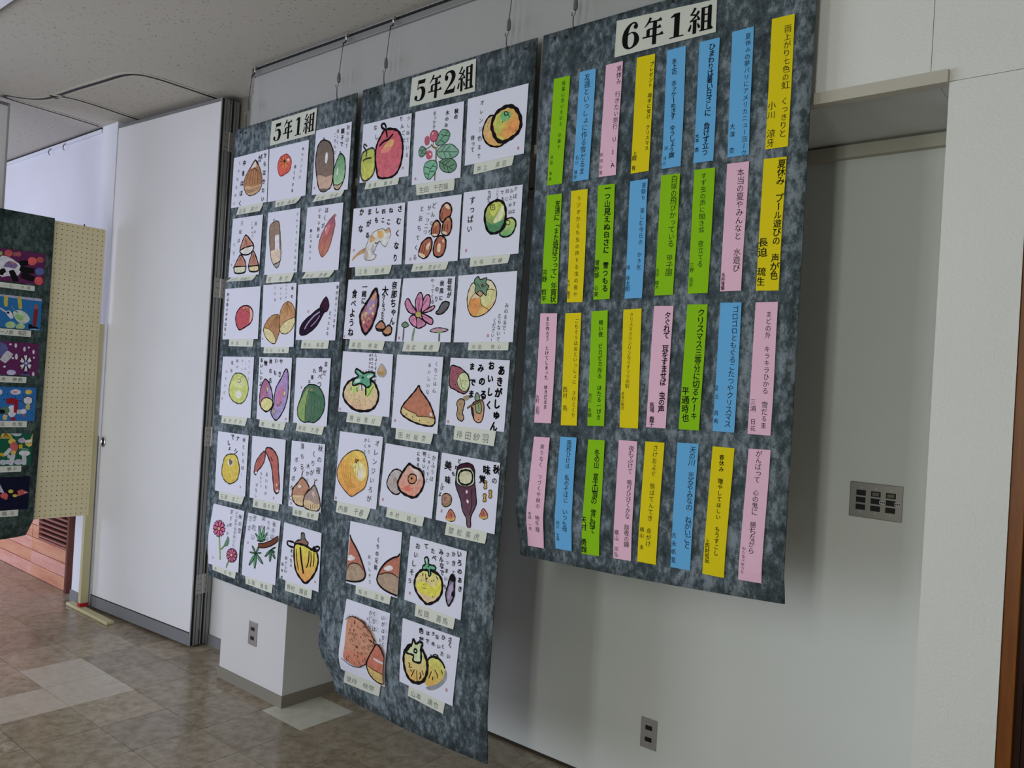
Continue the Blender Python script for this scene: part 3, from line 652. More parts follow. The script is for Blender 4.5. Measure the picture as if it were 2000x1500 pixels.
["142","sweet_potato_painting","one cut and one whole purple sweet potato",[-34018,-709,16420,-31455,-675,16442,-31364,-711,13452,-33873,-773,13430,2537,2993],[["g","9c4a80","b06a90",[118,209,183,252,227,323,251,403,239,467,167,518,97,502,47,459,36,386,49,303,76,247]],["f","9a84b8",[162,271,219,323,233,395,186,379]],["f","d8d086",[252,444,237,482,192,507,133,510,82,490,61,453,76,415,122,390,181,387,231,408]],["o","1b181b",13.5,[118,209,183,252,227,323,251,403,239,467,167,518,97,502,47,459,36,386,49,303,76,247]],["o","1b181b",10.8,[152,385,233,404,255,444,226,490,163,514,89,497,58,458,82,407]],["g","a07cb4","9488bc",[427,106,462,145,472,233,478,331,451,438,393,530,316,590,254,556,228,513,267,447,271,357,297,275,364,192]],["f","b86a96",[316,319,399,262,401,369,343,462,297,446]],["o","1b181b",13.5,[427,106,462,145,472,233,478,331,451,438,393,530,316,590,254,556,228,513,267,447,271,357,297,275,364,192]],["f","d8d086",[117,286,166,289,166,325,144,335,150,308]],["o","1b181b",5.4,[117,286,166,289,166,325,144,335,150,308]],["f","d8d086",[408,325,432,306,439,350,415,355]],["o","1b181b",5.4,[408,325,432,306,439,350,415,355]],["f","cfc48a",[327,449,383,417,384,428,335,455]],["o","1b181b",5.4,[327,449,383,417,384,428,335,455]],["f","cfc48a",[263,493,288,487,292,536,272,537]],["o","1b181b",5.4,[263,493,288,487,292,536,272,537]],["t","やき",348,36,335,157,43.3,2,"1b181b"],["t","いも",269,32,264,146,43.3,2,"1b181b"],["t","秋の名",187,38,195,220,43.3,2,"1b181b"],["t","物",108,58,108,58,46.9,2,"1b181b"],["t","おいしいよ",43,29,46,257,41.4,2,"1b181b"],["r",466,569]],[-33618,-767,13425,-31599,-717,13435,-31714,-725,13058,-33652,-774,13088,1979,366],"隆 和乃"],
["143","pumpkin_painting","dark green pumpkin",[-31112,-670,16454,-28653,-638,16485,-28653,-645,13461,-31047,-703,13475,2427,3002],[["f","1d5434",[232,238,328,251,400,303,440,377,437,444,394,523,312,576,236,576,168,585,103,566,64,521,60,451,93,379,128,298,173,257]],["f","7a9c46",[201,269,156,306,101,387,63,459,72,520,111,568,175,582,172,479,201,338]],["l","4a8a5c",6.7,[244,289,243,353,239,457,235,561]],["l","4a8a5c",6.7,[244,289,281,351,288,454,265,558]],["l","4a8a5c",6.7,[244,289,319,349,336,451,295,556]],["l","4a8a5c",6.7,[244,289,356,348,384,448,324,554]],["l","4a8a5c",6.7,[244,289,393,346,432,445,354,552]],["l","2f6a44",5.3,[224,290,258,370,261,473,249,566]],["l","2f6a44",5.3,[224,290,293,368,306,470,276,564]],["l","2f6a44",5.3,[224,290,328,366,350,467,304,562]],["l","2f6a44",5.3,[224,290,363,364,394,464,331,560]],["l","2f6a44",5.3,[224,290,398,362,438,461,357,558]],["l","16301c",6.7,[210,286,183,374,172,479,179,578]],["d","2a4a1c",3.4,[112,430,136,464,111,500,148,515,129,542,144,393,126,359,165,548,101,466]],["f","7a6a34",[222,277,263,277,262,297,227,301]],["o","121c14",10.3,[232,238,328,251,400,303,440,377,437,444,394,523,312,576,236,576,168,585,103,566,64,521,60,451,93,379,128,298,173,257]],["t","まだ",423,53,410,129,48.1,1,"1b181b"],["t","食べつ",354,97,353,233,49.8,1,"1b181b"],["t","れ",270,116,270,116,37.8,1,"1b181b"],["t","様子",243,174,206,219,37.8,1,"1b181b"],["r",100,271]],[-30765,-697,13461,-28854,-650,13445,-28962,-654,13064,-30818,-701,13112,1885,375],"原田 万澄"],
["151","pear_painting","speckled yellow pear with a stalk hollow",[-37003,-874,12606,-34404,-803,12604,-34338,-840,9643,-36898,-925,9630,2581,2970],[["g","d4c030","cfae20",[222,210,329,212,382,281,402,353,373,443,302,485,239,499,149,468,105,397,118,308,149,242]],["f","dcd8d0",[291,291,275,313,248,325,221,324,203,309,203,286,219,265,246,252,273,254,290,269]],["f","5a3a20",[226,253,260,269,274,261,277,292,243,320,221,291]],["d","6a5a10",2.5,[149,355,186,401,238,371,293,390,332,348,211,436,266,442,317,412,358,395,167,316,338,298,289,464,230,409,164,391,257,350]],["o","3a3a2c",11.2,[222,210,329,212,382,281,402,353,373,443,302,485,239,499,149,468,105,397,118,308,149,242]],["t","秋といえば…",449,51,452,387,39.7,0,"1b181b"],["t","ナシ",343,44,325,173,52.2,2,"1b181b"],["t","で",254,35,254,35,52.2,2,"1b181b"],["t","しょ",197,100,211,154,42.2,2,"1b181b"],["r",431,510]],[-36577,-914,9632,-34440,-843,9630,-34574,-849,9238,-36532,-914,9233,2049,408],"石津 まこ"],
["152","sweet_potato_painting","two thin red sweet potatoes leaning together",[-34078,-794,12617,-31488,-724,12647,-31456,-744,9659,-33971,-827,9660,2553,2974],[["f","ac4634",[243,95,321,102,383,144,417,200,431,292,455,406,456,476,426,505,385,485,358,394,328,279,271,190,217,129]],["f","a84030",[204,134,217,195,180,270,115,325,88,364,57,355,62,294,87,231,151,165]],["o","2c2a30",14.2,[243,95,321,102,383,144,417,200,431,292,455,406,456,476,426,505,385,485,358,394,328,279,271,190,217,129]],["o","3a3840",12.5,[204,134,217,195,180,270,115,325,88,364,57,355,62,294,87,231,151,165]],["f","d8d4de",[105,346,102,354,94,359,82,360,73,357,69,350,72,343,81,337,92,336,101,340]],["f","d8d4de",[454,476,451,484,442,490,430,491,420,488,416,481,419,473,428,467,440,466,450,469]],["l","1b181b",9.2,[309,175,322,209,340,201]],["d","3a1410",3.6,[118,240,297,259,382,344,372,439,136,214,375,263]],["p","e0c8c0",[404,430,413,409,428,427,414,440]],["t","おいもの",258,346,254,524,35.6,0,"1b181b"],["t","ないしょ",169,346,169,465,28.5,0,"1b181b"],["t","ばなし",108,461,100,565,30.9,0,"1b181b"],["r",382,553]],[-33676,-818,9650,-31663,-751,9649,-31702,-753,9281,-33704,-820,9241,2009,390],"藤 萌々香"],
["153","chestnut_painting","two brown chestnuts with tufted tips",[-31022,-711,12650,-28684,-648,12686,-28702,-652,9669,-30989,-728,9653,2314,3007],[["f","b07652",[176,322,242,355,286,407,251,445,213,517,227,572,137,578,69,546,46,492,59,432,118,374]],["f","d4b486",[52,500,128,488,209,484,214,529,227,570,136,576,69,546]],["f","d8c8c8",[173,402,169,411,157,417,141,419,128,415,123,408,127,399,139,393,154,391,167,395]],["o","3a2a22",13.6,[176,322,242,355,286,407,251,445,213,517,227,572,137,578,69,546,46,492,59,432,118,374]],["f","9c8072",[353,371,398,417,440,490,451,555,415,593,319,600,237,583,215,540,235,469,301,416]],["f","d0b488",[219,522,311,517,383,536,447,528,450,558,415,591,319,600,237,583]],["f","c8b8b8",[365,446,367,461,362,471,352,474,340,467,332,454,330,440,335,429,345,427,357,433]],["o","3a342e",13.6,[353,371,398,417,440,490,451,555,415,593,319,600,237,583,215,540,235,469,301,416]],["l","4a3a30",12.3,[176,322,173,294,180,270]],["l","7a6a5a",5.3,[180,273,170,254,186,272,200,248]],["l","4a3a30",12.3,[353,371,354,349,360,337]],["l","8a7a66",5.3,[360,337,341,316,360,333,387,311,360,333,392,325]],["l","8a6a40",5.3,[75,511,89,556]],["l","8a6a40",5.3,[105,508,116,552]],["l","8a6a40",5.3,[133,504,143,549]],["l","8a6a40",5.3,[162,501,170,545]],["l","8a6a40",5.3,[191,497,197,542]],["l","8a6a40",5.3,[252,552,265,596]],["l","8a6a40",5.3,[284,548,295,592]],["l","8a6a40",5.3,[315,544,325,588]],["l","8a6a40",5.3,[347,540,355,584]],["l","8a6a40",5.3,[378,536,384,581]],["l","8a6a40",5.3,[409,533,413,577]],["t","秋の夜",407,41,397,238,54.4,0,"1b181b"],["t","くりが",323,98,311,263,49.9,0,"1b181b"],["t","木から",253,212,251,343,43.1,0,"1b181b"],["t","落ちる",158,41,167,226,49.9,0,"1b181b"],["t","ボタボタと",84,170,21,518,47.6,0,"1b181b"],["r",40,571]],[-30686,-718,9654,-28846,-657,9649,-28882,-658,9286,-30677,-718,9281,1818,369],"萩野 真依"],
["161","cosmos_painting","two pink cosmos flowers and a bud",[-36937,-928,8970,-34318,-840,8955,-34707,-727,5885,-37520,-682,5811,2718,3159],[["l","7aa060",26.3,[191,298,214,440,222,552]],["l","b8c890",12.1,[194,311,214,440,222,532]],["l","6a9a50",18.2,[236,443,284,402,332,355]],["f","3a6a48",[283,389,316,325,330,290,364,317,353,378,316,397]],["l","7aa060",20.2,[388,523,351,577,331,620]],["f","c84a7c",[187,231,227,217,269,217,264,235,269,254,227,252,187,237]],["o","3a1428",7.8,[187,231,227,217,269,217,264,235,269,254,227,252,187,237]],["f","c84a7c",[185,242,226,255,257,280,237,289,225,306,196,280,180,247]],["o","3a1428",7.8,[185,242,226,255,257,280,237,289,225,306,196,280,180,247]],["f","c84a7c",[173,249,192,281,193,316,170,311,148,316,148,281,166,249]],["o","3a1428",7.8,[173,249,192,281,193,316,170,311,148,316,148,281,166,249]],["f","c84a7c",[159,246,144,279,115,304,103,288,82,277,113,254,154,242]],["o","3a1428",7.8,[159,246,144,279,115,304,103,288,82,277,113,254,154,242]],["f","c84a7c",[151,237,111,251,68,251,73,232,67,214,110,215,151,231]],["o","3a1428",7.8,[151,237,111,251,68,251,73,232,67,214,110,215,151,231]],["f","c84a7c",[153,225,111,212,79,188,100,178,111,162,142,188,158,221]],["o","3a1428",7.8,[153,225,111,212,79,188,100,178,111,162,142,188,158,221]],["f","c84a7c",[165,219,146,186,144,152,167,157,190,152,190,187,172,219]],["o","3a1428",7.8,[165,219,146,186,144,152,167,157,190,152,190,187,172,219]],["f","c84a7c",[179,221,194,188,223,164,235,180,255,190,225,214,184,226]],["o","3a1428",7.8,[179,221,194,188,223,164,235,180,255,190,225,214,184,226]],["f","d8a850",[190,231,189,240,179,247,166,249,154,245,148,237,149,228,158,221,172,219,184,222]],["f","c0507c",[444,466,478,451,513,447,507,464,511,480,476,482,444,472]],["o","3a1428",7.8,[444,466,478,451,513,447,507,464,511,480,476,482,444,472]],["f","c0507c",[442,475,477,481,503,498,487,509,477,525,452,507,438,480]],["o","3a1428",7.8,[442,475,477,481,503,498,487,509,477,525,452,507,438,480]],["f","c0507c",[434,482,453,506,458,536,439,536,420,545,417,515,428,484]],["o","3a1428",7.8,[434,482,453,506,458,536,439,536,420,545,417,515,428,484]],["f","c0507c",[423,483,418,515,399,544,385,533,366,530,387,502,418,481]],["o","3a1428",7.8,[423,483,418,515,399,544,385,533,366,530,387,502,418,481]],["f","c0507c",[416,478,388,503,353,517,353,500,343,487,377,474,414,473]],["o","3a1428",7.8,[416,478,388,503,353,517,353,500,343,487,377,474,414,473]],["f","c0507c",[414,470,377,475,344,468,356,453,359,436,392,444,416,464]],["o","3a1428",7.8,[414,470,377,475,344,468,356,453,359,436,392,444,416,464]],["f","c0507c",[420,461,391,445,374,421,392,415,407,402,423,427,425,458]],["o","3a1428",7.8,[420,461,391,445,374,421,392,415,407,402,423,427,425,458]],["f","c0507c",[429,457,422,427,428,397,445,402,464,400,457,430,435,457]],["o","3a1428",7.8,[429,457,422,427,428,397,445,402,464,400,457,430,435,457]],["f","c0507c",[439,459,456,430,483,407,491,422,506,430,478,451,443,463]],["o","3a1428",7.8,[439,459,456,430,483,407,491,422,506,430,478,451,443,463]],["f","e0a888",[448,464,445,473,436,480,424,482,414,479,410,471,413,462,422,455,434,453,444,457]],["t","秋の空",496,65,516,203,44.4,0,"1b181b"],["t","いつまでもきれいに",428,32,452,359,34.0,0,"1b181b"],["t","さくの",342,36,353,167,39.2,1,"1b181b"],["t","かな",311,183,324,258,34.0,0,"1b181b"],["r",90,551]],[-37146,-690,5817,-34930,-726,5892,-35013,-705,5521,-37121,-668,5563,2163,319],"森 実咲"],
["162","maple_painting","green maple leaves on a brown branch",[-34007,-830,8926,-31493,-746,8884,-31662,-714,5881,-34408,-725,5838,2631,3062],[["p","4a9468",[265,242,230,244,196,235,233,234]],["l","20402c",7.6,[265,242,230,244,196,235,233,234,265,242]],["p","4a9468",[265,242,205,217,159,176,221,202]],["l","20402c",7.6,[265,242,205,217,159,176,221,202,265,242]],["p","4a9468",[265,242,217,176,200,97,250,166]],["l","20402c",7.6,[265,242,217,176,200,97,250,166,265,242]],["p","4a9468",[265,242,260,165,289,86,294,166]],["l","20402c",7.6,[265,242,260,165,289,86,294,166,265,242]],["p","4a9468",[265,242,293,188,344,141,314,197]],["l","20402c",7.6,[265,242,293,188,344,141,314,197,265,242]],["p","4a9468",[265,242,294,220,330,206,301,228]],["l","20402c",7.6,[265,242,294,220,330,206,301,228,265,242]],["p","4a9468",[203,363,155,372,106,367,156,359]],["l","20402c",7.6,[203,363,155,372,106,367,156,359,203,363]],["p","4a9468",[203,363,163,337,137,300,178,327]],["l","20402c",7.6,[203,363,163,337,137,300,178,327,203,363]],["p","4a9468",[203,363,217,318,248,276,235,322]],["l","20402c",7.6,[203,363,217,318,248,276,235,322,203,363]],["p","4a9468",[203,363,243,348,287,343,246,359]],["l","20402c",7.6,[203,363,243,348,287,343,246,359,203,363]],["p","4a9468",[203,363,274,394,325,445,254,413]],["l","20402c",7.6,[203,363,274,394,325,445,254,413,203,363]],["p","4a9468",[203,363,220,434,204,511,188,438]],["l","20402c",7.6,[203,363,220,434,204,511,188,438,203,363]],["p","4a9468",[203,363,173,433,112,496,146,424]],["l","20402c",7.6,[203,363,173,433,112,496,146,424,203,363]],["p","4a8a60",[426,288,457,268,493,255,462,276]],["l","20402c",7.6,[426,288,457,268,493,255,462,276,426,288]],["p","4a8a60",[426,288,459,291,489,304,455,300]],["l","20402c",7.6,[426,288,459,291,489,304,455,300,426,288]],["p","4a8a60",[426,288,473,319,502,363,456,331]],["l","20402c",7.6,[426,288,473,319,502,363,456,331,426,288]],["p","4a8a60",[426,288,441,343,430,402,416,345]],["l","20402c",7.6,[426,288,441,343,430,402,416,345,426,288]],["p","4a8a60",[426,288,398,332,351,370,382,324]],["l","20402c",7.6,[426,288,398,332,351,370,382,324,426,288]],["l","2a1814",56.6,[233,281,338,261,447,213,525,157]],["l","7c4a38",37.8,[237,280,338,261,447,213,525,160]],["t","秋の山",440,44,432,160,46.3,0,"4a484e"],["t","もみじの",351,40,356,197,39.0,0,"77757a"],["t","葉が",265,12,243,106,48.7,0,"77757a"],["t","きれい",120,34,139,215,56.0,0,"77757a"],["t","です",52,51,53,143,51.2,0,"77757a"],["r",62,283]],[-34135,-725,5830,-31878,-716,5873,-31904,-711,5455,-34062,-713,5477,2208,390],"吉岡 遼哉"],
["163","persimmon_painting","pointed yellow persimmon with black stripes",[-31221,-737,8878,-28578,-648,8786,-28547,-647,6197,-31367,-719,6278,2734,2596],[["g","d6cc20","de8c34",[182,172,262,152,352,153,425,169,477,155,518,223,519,278,494,351,433,432,365,481,295,452,227,398,193,302]],["o","1b181b",22.2,[182,172,262,152,352,153,425,169,477,155,518,223,519,278,494,351,433,432,365,481,295,452,227,398,193,302]],["f","7a4630",[193,158,213,128,266,109,265,56,305,48,328,97,371,120,352,146,261,148]],["o","1b181b",12.0,[193,158,213,128,266,109,265,56,305,48,328,97,371,120,352,146,261,148]],["f","4a4444",[271,105,272,57,301,51,324,95]],["l","1b181b",23.0,[265,178,291,281,334,403]],["l","1b181b",14.1,[392,187,393,271,372,344]],["l","1b181b",10.6,[417,193,427,259,420,328]],["l","1b181b",10.6,[459,190,465,256,457,314]],["l","1b181b",10.6,[210,206,228,294,263,385]],["o","1b181b",17.1,[78,161,170,156,176,196,92,197]],["o","1b181b",17.1,[450,147,510,126,532,136,504,164,453,175]],["t","まったら",146,236,154,368,31.9,1,"1b181b"],["t","おいしい",79,316,83,436,29.6,1,"1b181b"],["t","はやき",34,380,36,505,31.9,1,"1b181b"],["r",498,441]],[-30918,-709,6249,-29008,-661,6216,-29014,-660,5795,-30931,-702,5794,1915,438],"野村 輝喜"],
["211","apple_and_pear_painting","big red apple beside a small green pear",[-27378,-630,26599,-24382,-630,26588,-24363,-630,24012,-27424,-630,24085,3029,2545],[["g","a2b232","c6c244",[88,227,141,222,181,262,190,358,180,435,138,478,69,499,23,467,1,392,1,311,18,250]],["o","45453f",16.2,[88,227,141,222,181,262,190,358,180,435,138,478,69,499,23,467,1,392,1,311,18,250]],["l","45453f",16.8,[65,291,66,240,27,199,32,175,71,200]],["l","3a3a36",15.6,[24,324,61,307,138,306]],["g","c23450","cc5262",[287,89,379,95,449,121,493,173,519,244,522,320,507,401,468,465,404,497,314,500,237,480,213,415,188,334,186,255,203,187,244,130]],["o","1b181b",20.9,[287,89,379,95,449,121,493,173,519,244,522,320,507,401,468,465,404,497,314,500,237,480,213,415,188,334,186,255,203,187,244,130]],["f","e0a85e",[278,243,342,190,398,182,403,229,325,257]],["f","d87a64",[247,278,289,237,382,249,339,282]],["l","1b181b",21.6,[322,160,302,99,252,67,241,39,276,35,303,76]],["l","1b181b",20.4,[229,217,284,186,341,174,394,137]],["t","少し似ている",574,38,576,334,32.5,0,"1b181b"],["t","りんごと",484,28,535,209,35.5,1,"1b181b"],["t","なし",163,51,183,133,44.8,1,"1b181b"],["r",535,437]],[-27012,-630,24077,-24930,-630,24024,-24990,-630,23753,-27074,-630,23767,2084,297],"東濱 橋本"],
["212","berry_branch_painting","red berries on a leafy green sprig",[-24167,-630,26597,-21477,-630,26550,-21438,-630,23597,-24140,-630,23618,2697,2966],[["l","8a7f58",17.0,[262,586,264,447,261,337,234,319,201,292]],["l","a08a50",11.3,[261,330,300,306]],["l","8a7f58",10.2,[202,304,141,325]],["l","a08a50",9.1,[223,303,231,274]],["f","5c9878",[327,189,388,209,406,248,374,294,315,311,253,296,270,250,293,210]],["l","284632",5.7,[384,212,312,264,263,297]],["l","284632",5.7,[340,238,401,251]],["l","284632",5.7,[302,269,355,298]],["l","284632",5.7,[309,219,336,245]],["o","2a4a36",6.6,[327,189,388,209,406,248,374,294,315,311,253,296,270,250,293,210]],["f","6ca088",[426,319,477,351,509,391,463,428,364,430,291,399,273,353,316,322,366,315]],["l","284632",5.7,[509,391,390,374,278,361]],["l","284632",5.7,[360,370,417,329]],["l","284632",5.7,[319,365,357,328]],["l","284632",5.7,[400,377,433,421]],["l","284632",5.7,[350,371,374,424]],["o","2a4a36",6.6,[426,319,477,351,509,391,463,428,364,430,291,399,273,353,316,322,366,315]],["f","4a7c5c",[424,431,475,459,493,504,460,536,401,540,329,506,305,452,344,428]],["l","284632",5.7,[294,436,367,474,459,522]],["l","284632",5.7,[367,474,425,445]],["l","284632",5.7,[408,494,476,480]],["l","284632",5.7,[346,465,370,511]],["l","284632",5.7,[398,493,411,538]],["l","284632",5.7,[325,455,404,435]],["o","2a4a36",6.6,[424,431,475,459,493,504,460,536,401,540,329,506,305,452,344,428]],["f","64a884",[242,423,279,449,278,500,240,547,196,571,152,537,134,483,145,440,180,422]],["l","284632",5.7,[268,429,206,499,190,567]],["l","284632",5.7,[215,485,141,462]],["l","284632",5.7,[207,506,258,512]],["l","284632",5.7,[224,464,271,477]],["l","284632",5.7,[198,535,155,515]],["o","2a4a36",6.6,[242,423,279,449,278,500,240,547,196,571,152,537,134,483,145,440,180,422]],["f","5a8a6c",[102,294,146,322,144,359,98,379,69,349,72,312]],["l","284632",5.7,[140,314,105,339,87,374]],["l","284632",5.7,[111,336,72,316]],["l","284632",5.7,[101,346,141,355]],["o","2a4a36",6.6,[102,294,146,322,144,359,98,379,69,349,72,312]],["f","b43456",[276,239,265,263,241,274,214,267,194,246,189,218,201,194,225,183,252,190,271,211]],["o","6a1430",5.5,[229,182,269,206,276,237,256,267,220,272,193,247,189,217,204,190]],["f","a82c50",[183,261,177,283,162,294,144,290,131,274,126,250,133,228,148,217,166,220,179,237]],["f","b43456",[223,380,215,400,196,410,173,406,156,389,150,366,158,346,177,336,200,341,217,357]],["f","e8c8d0",[224,209,221,213,216,215,212,213,211,209,212,204,215,200,219,198,223,200,225,204]],["f","e8c8d0",[211,371,210,377,205,380,200,379,195,375,192,369,194,363,198,360,204,360,209,365]],["t","秋の",466,67,461,110,39.4,2,"1b181b"],["t","木のみ",368,64,361,161,33.6,1,"1b181b"],["t","まっかか",225,46,228,153,32.1,0,"1b181b"],["r",42,548]],[-23914,-630,23603,-21764,-630,23597,-21703,-630,23136,-23813,-630,23163,2130,458],"生田 千巴瑠"],
["213","mandarin_painting","two overlapping orange mandarins",[-21279,-630,26596,-18325,-630,26630,-18360,-630,24099,-21242,-630,24030,2918,2548],[["g","d0b070","da9c3a",[225,176,280,182,338,234,394,380,361,416,307,415,241,392,192,346,169,287,183,227]],["o","1b181b",14.4,[225,176,280,182,338,234,394,380,361,416,307,415,241,392,192,346,169,287,183,227]],["d","5a4a20",4.8,[220,223,217,250,238,375]],["g","d2a83a","e0962c",[418,133,481,166,525,228,539,298,513,347,455,377,386,393,321,368,276,305,257,240,288,170,348,140]],["f","b8be3a",[281,196,368,171,383,242,344,317,299,309]],["f","62ac62",[334,185,385,161,440,198,417,235,365,239]],["f","e08a2a",[445,254,504,237,519,307,461,344,415,316]],["f","c4c444",[307,297,346,345,402,368,330,363]],["o","1b181b",28.8,[418,133,481,166,525,228,539,298,513,347,455,377,386,393,321,368,276,305,257,240,288,170,348,140]],["o","1b181b",7.2,[377,169,406,177,409,196,380,193]],["d","2a3a14",5.5,[424,214,414,200,360,242]],["d","1b181b",4.8,[493,330]],["t","オレンジ色まで",148,57,140,459,37.0,0,"1b181b"],["t","待って",70,310,74,400,37.0,1,"1b181b"],["r",530,463]],[-20767,-630,24031,-18830,-630,24081,-18870,-630,23739,-20783,-630,23637,1927,369],"井上 美羽"],
["221","cat_painting","orange and white cat",[-27698,-630,22995,-24457,-630,22947,-24431,-663,20409,-27728,-662,20444,3269,2545],[["f","d4d0cc",[329,206,402,201,435,218,473,197,490,223,502,261,482,289,475,327,446,354,400,328,372,301,342,329,320,367,307,406,338,419,305,455,209,453,185,400,192,361,213,337,228,283,261,226]],["f","cc9c4c",[429,212,480,201,488,233,443,238]],["f","d0a458",[330,216,396,217,417,265,361,281]],["f","c89a54",[260,244,315,277,292,299,245,304]],["f","b88a48",[204,346,186,390,106,411,33,455,46,421,124,372]],["f","b4a898",[198,361,240,403,230,447,200,440]],["f","a8a8ac",[271,345,306,327,303,396,279,414]],["l","86828a",7.6,[276,227,330,207,402,200,435,218,473,197,493,223,502,261,485,287]],["l","86828a",7.6,[474,317,446,354,400,328,372,301,342,329,320,367,307,406,341,419,305,455,209,453,185,400,197,351,228,283,276,227]],["l","6a6a60",12.1,[311,313,341,319,372,303]],["t","さむくなり",595,48,576,453,60.7,3,"35333a"],["t","ねこ",489,52,466,147,54.8,3,"4a484e"],["t","四こ",395,54,395,127,48.9,3,"4a484e"],["t","しも",313,41,312,121,48.9,3,"3a383e"],["t","まがる",216,43,212,243,56.7,3,"55535a"],["t","かな",111,37,117,182,66.5,3,"55535a"],["r",46,363]],[-27363,-662,20436,-25039,-663,20417,-25079,-673,20033,-27277,-672,20045,2261,393],"江良 紗央"],
["222","acorn_painting","five glossy brown acorns",[-24308,-630,22965,-21311,-630,22943,-21299,-664,20381,-24217,-663,20398,2957,2565],[["f","a44c1e",[440,51,486,82,496,129,469,181,427,205,381,183,371,127,392,74]],["o","1b181b",13.8,[440,51,486,82,496,129,469,181,427,205,381,183,371,127,392,74]],["f","e0c8a8",[423,63,460,69,475,104,431,91]],["f","a44c1e",[467,164,504,202,501,274,467,309,415,295,404,258,420,195]],["o","1b181b",13.8,[467,164,504,202,501,274,467,309,415,295,404,258,420,195]],["f","e0c8a8",[410,274,452,281,460,303,419,293]],["f","a44c1e",[350,185,380,215,382,274,359,305,314,306,290,277,292,231,318,191]],["o","1b181b",13.8,[350,185,380,215,382,274,359,305,314,306,290,277,292,231,318,191]],["f","e0c8a8",[300,285,351,289,353,303,314,304]],["f","a44c1e",[263,312,300,342,296,407,262,460,217,475,161,450,161,408,193,345]],["o","1b181b",13.8,[263,312,300,342,296,407,262,460,217,475,161,450,161,408,193,345]],["f","e0c8a8",[236,385,272,350,280,369,258,414]],["f","e0c8a8",[164,427,228,451,217,473,164,450]],["f","a44c1e",[385,306,437,324,457,370,441,442,393,474,340,460,321,417,337,345]],["o","1b181b",13.8,[385,306,437,324,457,370,441,442,393,474,340,460,321,417,337,345]],["f","e0c8a8",[367,374,398,372,398,431,370,429]],["f","e0c8a8",[415,340,431,340,437,360,423,364]],["f","b88838",[313,209,344,191,358,213,334,225]],["f","b88838",[450,175,477,172,482,195,458,196]],["d","1b181b",2.8,[187,436,201,448,215,458,181,447]],["l","6a2c10",5.7,[316,242,313,288]],["l","6a2c10",5.7,[338,234,340,290]],["l","6a2c10",5.7,[434,214,430,269]],["l","6a2c10",5.7,[465,217,464,271]],["l","6a2c10",5.7,[208,364,186,428]],["l","6a2c10",5.7,[234,357,214,439]],["l","6a2c10",5.7,[395,120,400,175]],["l","6a2c10",5.7,[362,337,349,410]],["t","どんぐり",305,61,274,271,42.3,0,"1b181b"],["t","が一つ二つ",252,75,221,265,36.8,0,"1b181b"],["t","とおちてくる",169,74,115,462,42.3,0,"1b181b"],["r",62,475]],[-23760,-664,20374,-21791,-664,20385,-21863,-672,20072,-23840,-672,20073,1973,317],"大野 百合子"],
["223","lime_painting","big and small green limes",[-21206,-630,22998,-18318,-630,22974,-18310,-661,20482,-21184,-662,20450,2881,2520],[["g","c0c83c","1c7236",[339,93,402,116,432,179,430,256,396,317,336,338,278,321,240,257,229,178,261,120]],["f","d8d8a8",[348,206,403,133,414,203,374,260,318,255]],["f","1f7c40",[248,240,308,271,352,258,423,247,392,315,336,336,280,319]],["f","ccd050",[276,156,318,117,354,146,314,211]],["o","1b181b",20.7,[339,93,402,116,432,179,430,256,396,317,336,338,278,321,240,257,229,178,261,120]],["o","3a4a10",6.5,[285,126,319,127,323,156,289,157]],["f","5a6a20",[313,144,312,149,308,151,302,151,297,147,295,142,296,137,301,134,306,135,311,139]],["g","c6d06a","3a9a50",[494,236,531,265,532,308,504,356,451,373,400,361,390,334,433,299,440,248]],["o","1b181b",13.0,[494,236,531,265,532,308,504,356,451,373,400,361,390,334,433,299,440,248]],["o","3a4a10",6.5,[443,255,474,256,478,282,448,282]],["t","かぼすは",516,23,503,190,31.1,0,"1b181b"],["t","みためは",476,36,468,191,29.4,0,"1b181b"],["t","同じ",435,35,433,92,31.1,0,"1b181b"],["t","でも",386,39,397,88,29.4,1,"1b181b"],["t","ことば",342,15,341,80,25.9,0,"1b181b"],["t","ちがう",264,29,258,100,31.1,1,"1b181b"],["t","すっぱい",95,69,83,283,50.1,1,"1b181b"],["r",62,446]],[-20663,-662,20448,-18714,-662,20464,-18766,-669,20158,-20641,-671,20115,1912,322],"大塚 志輔"],
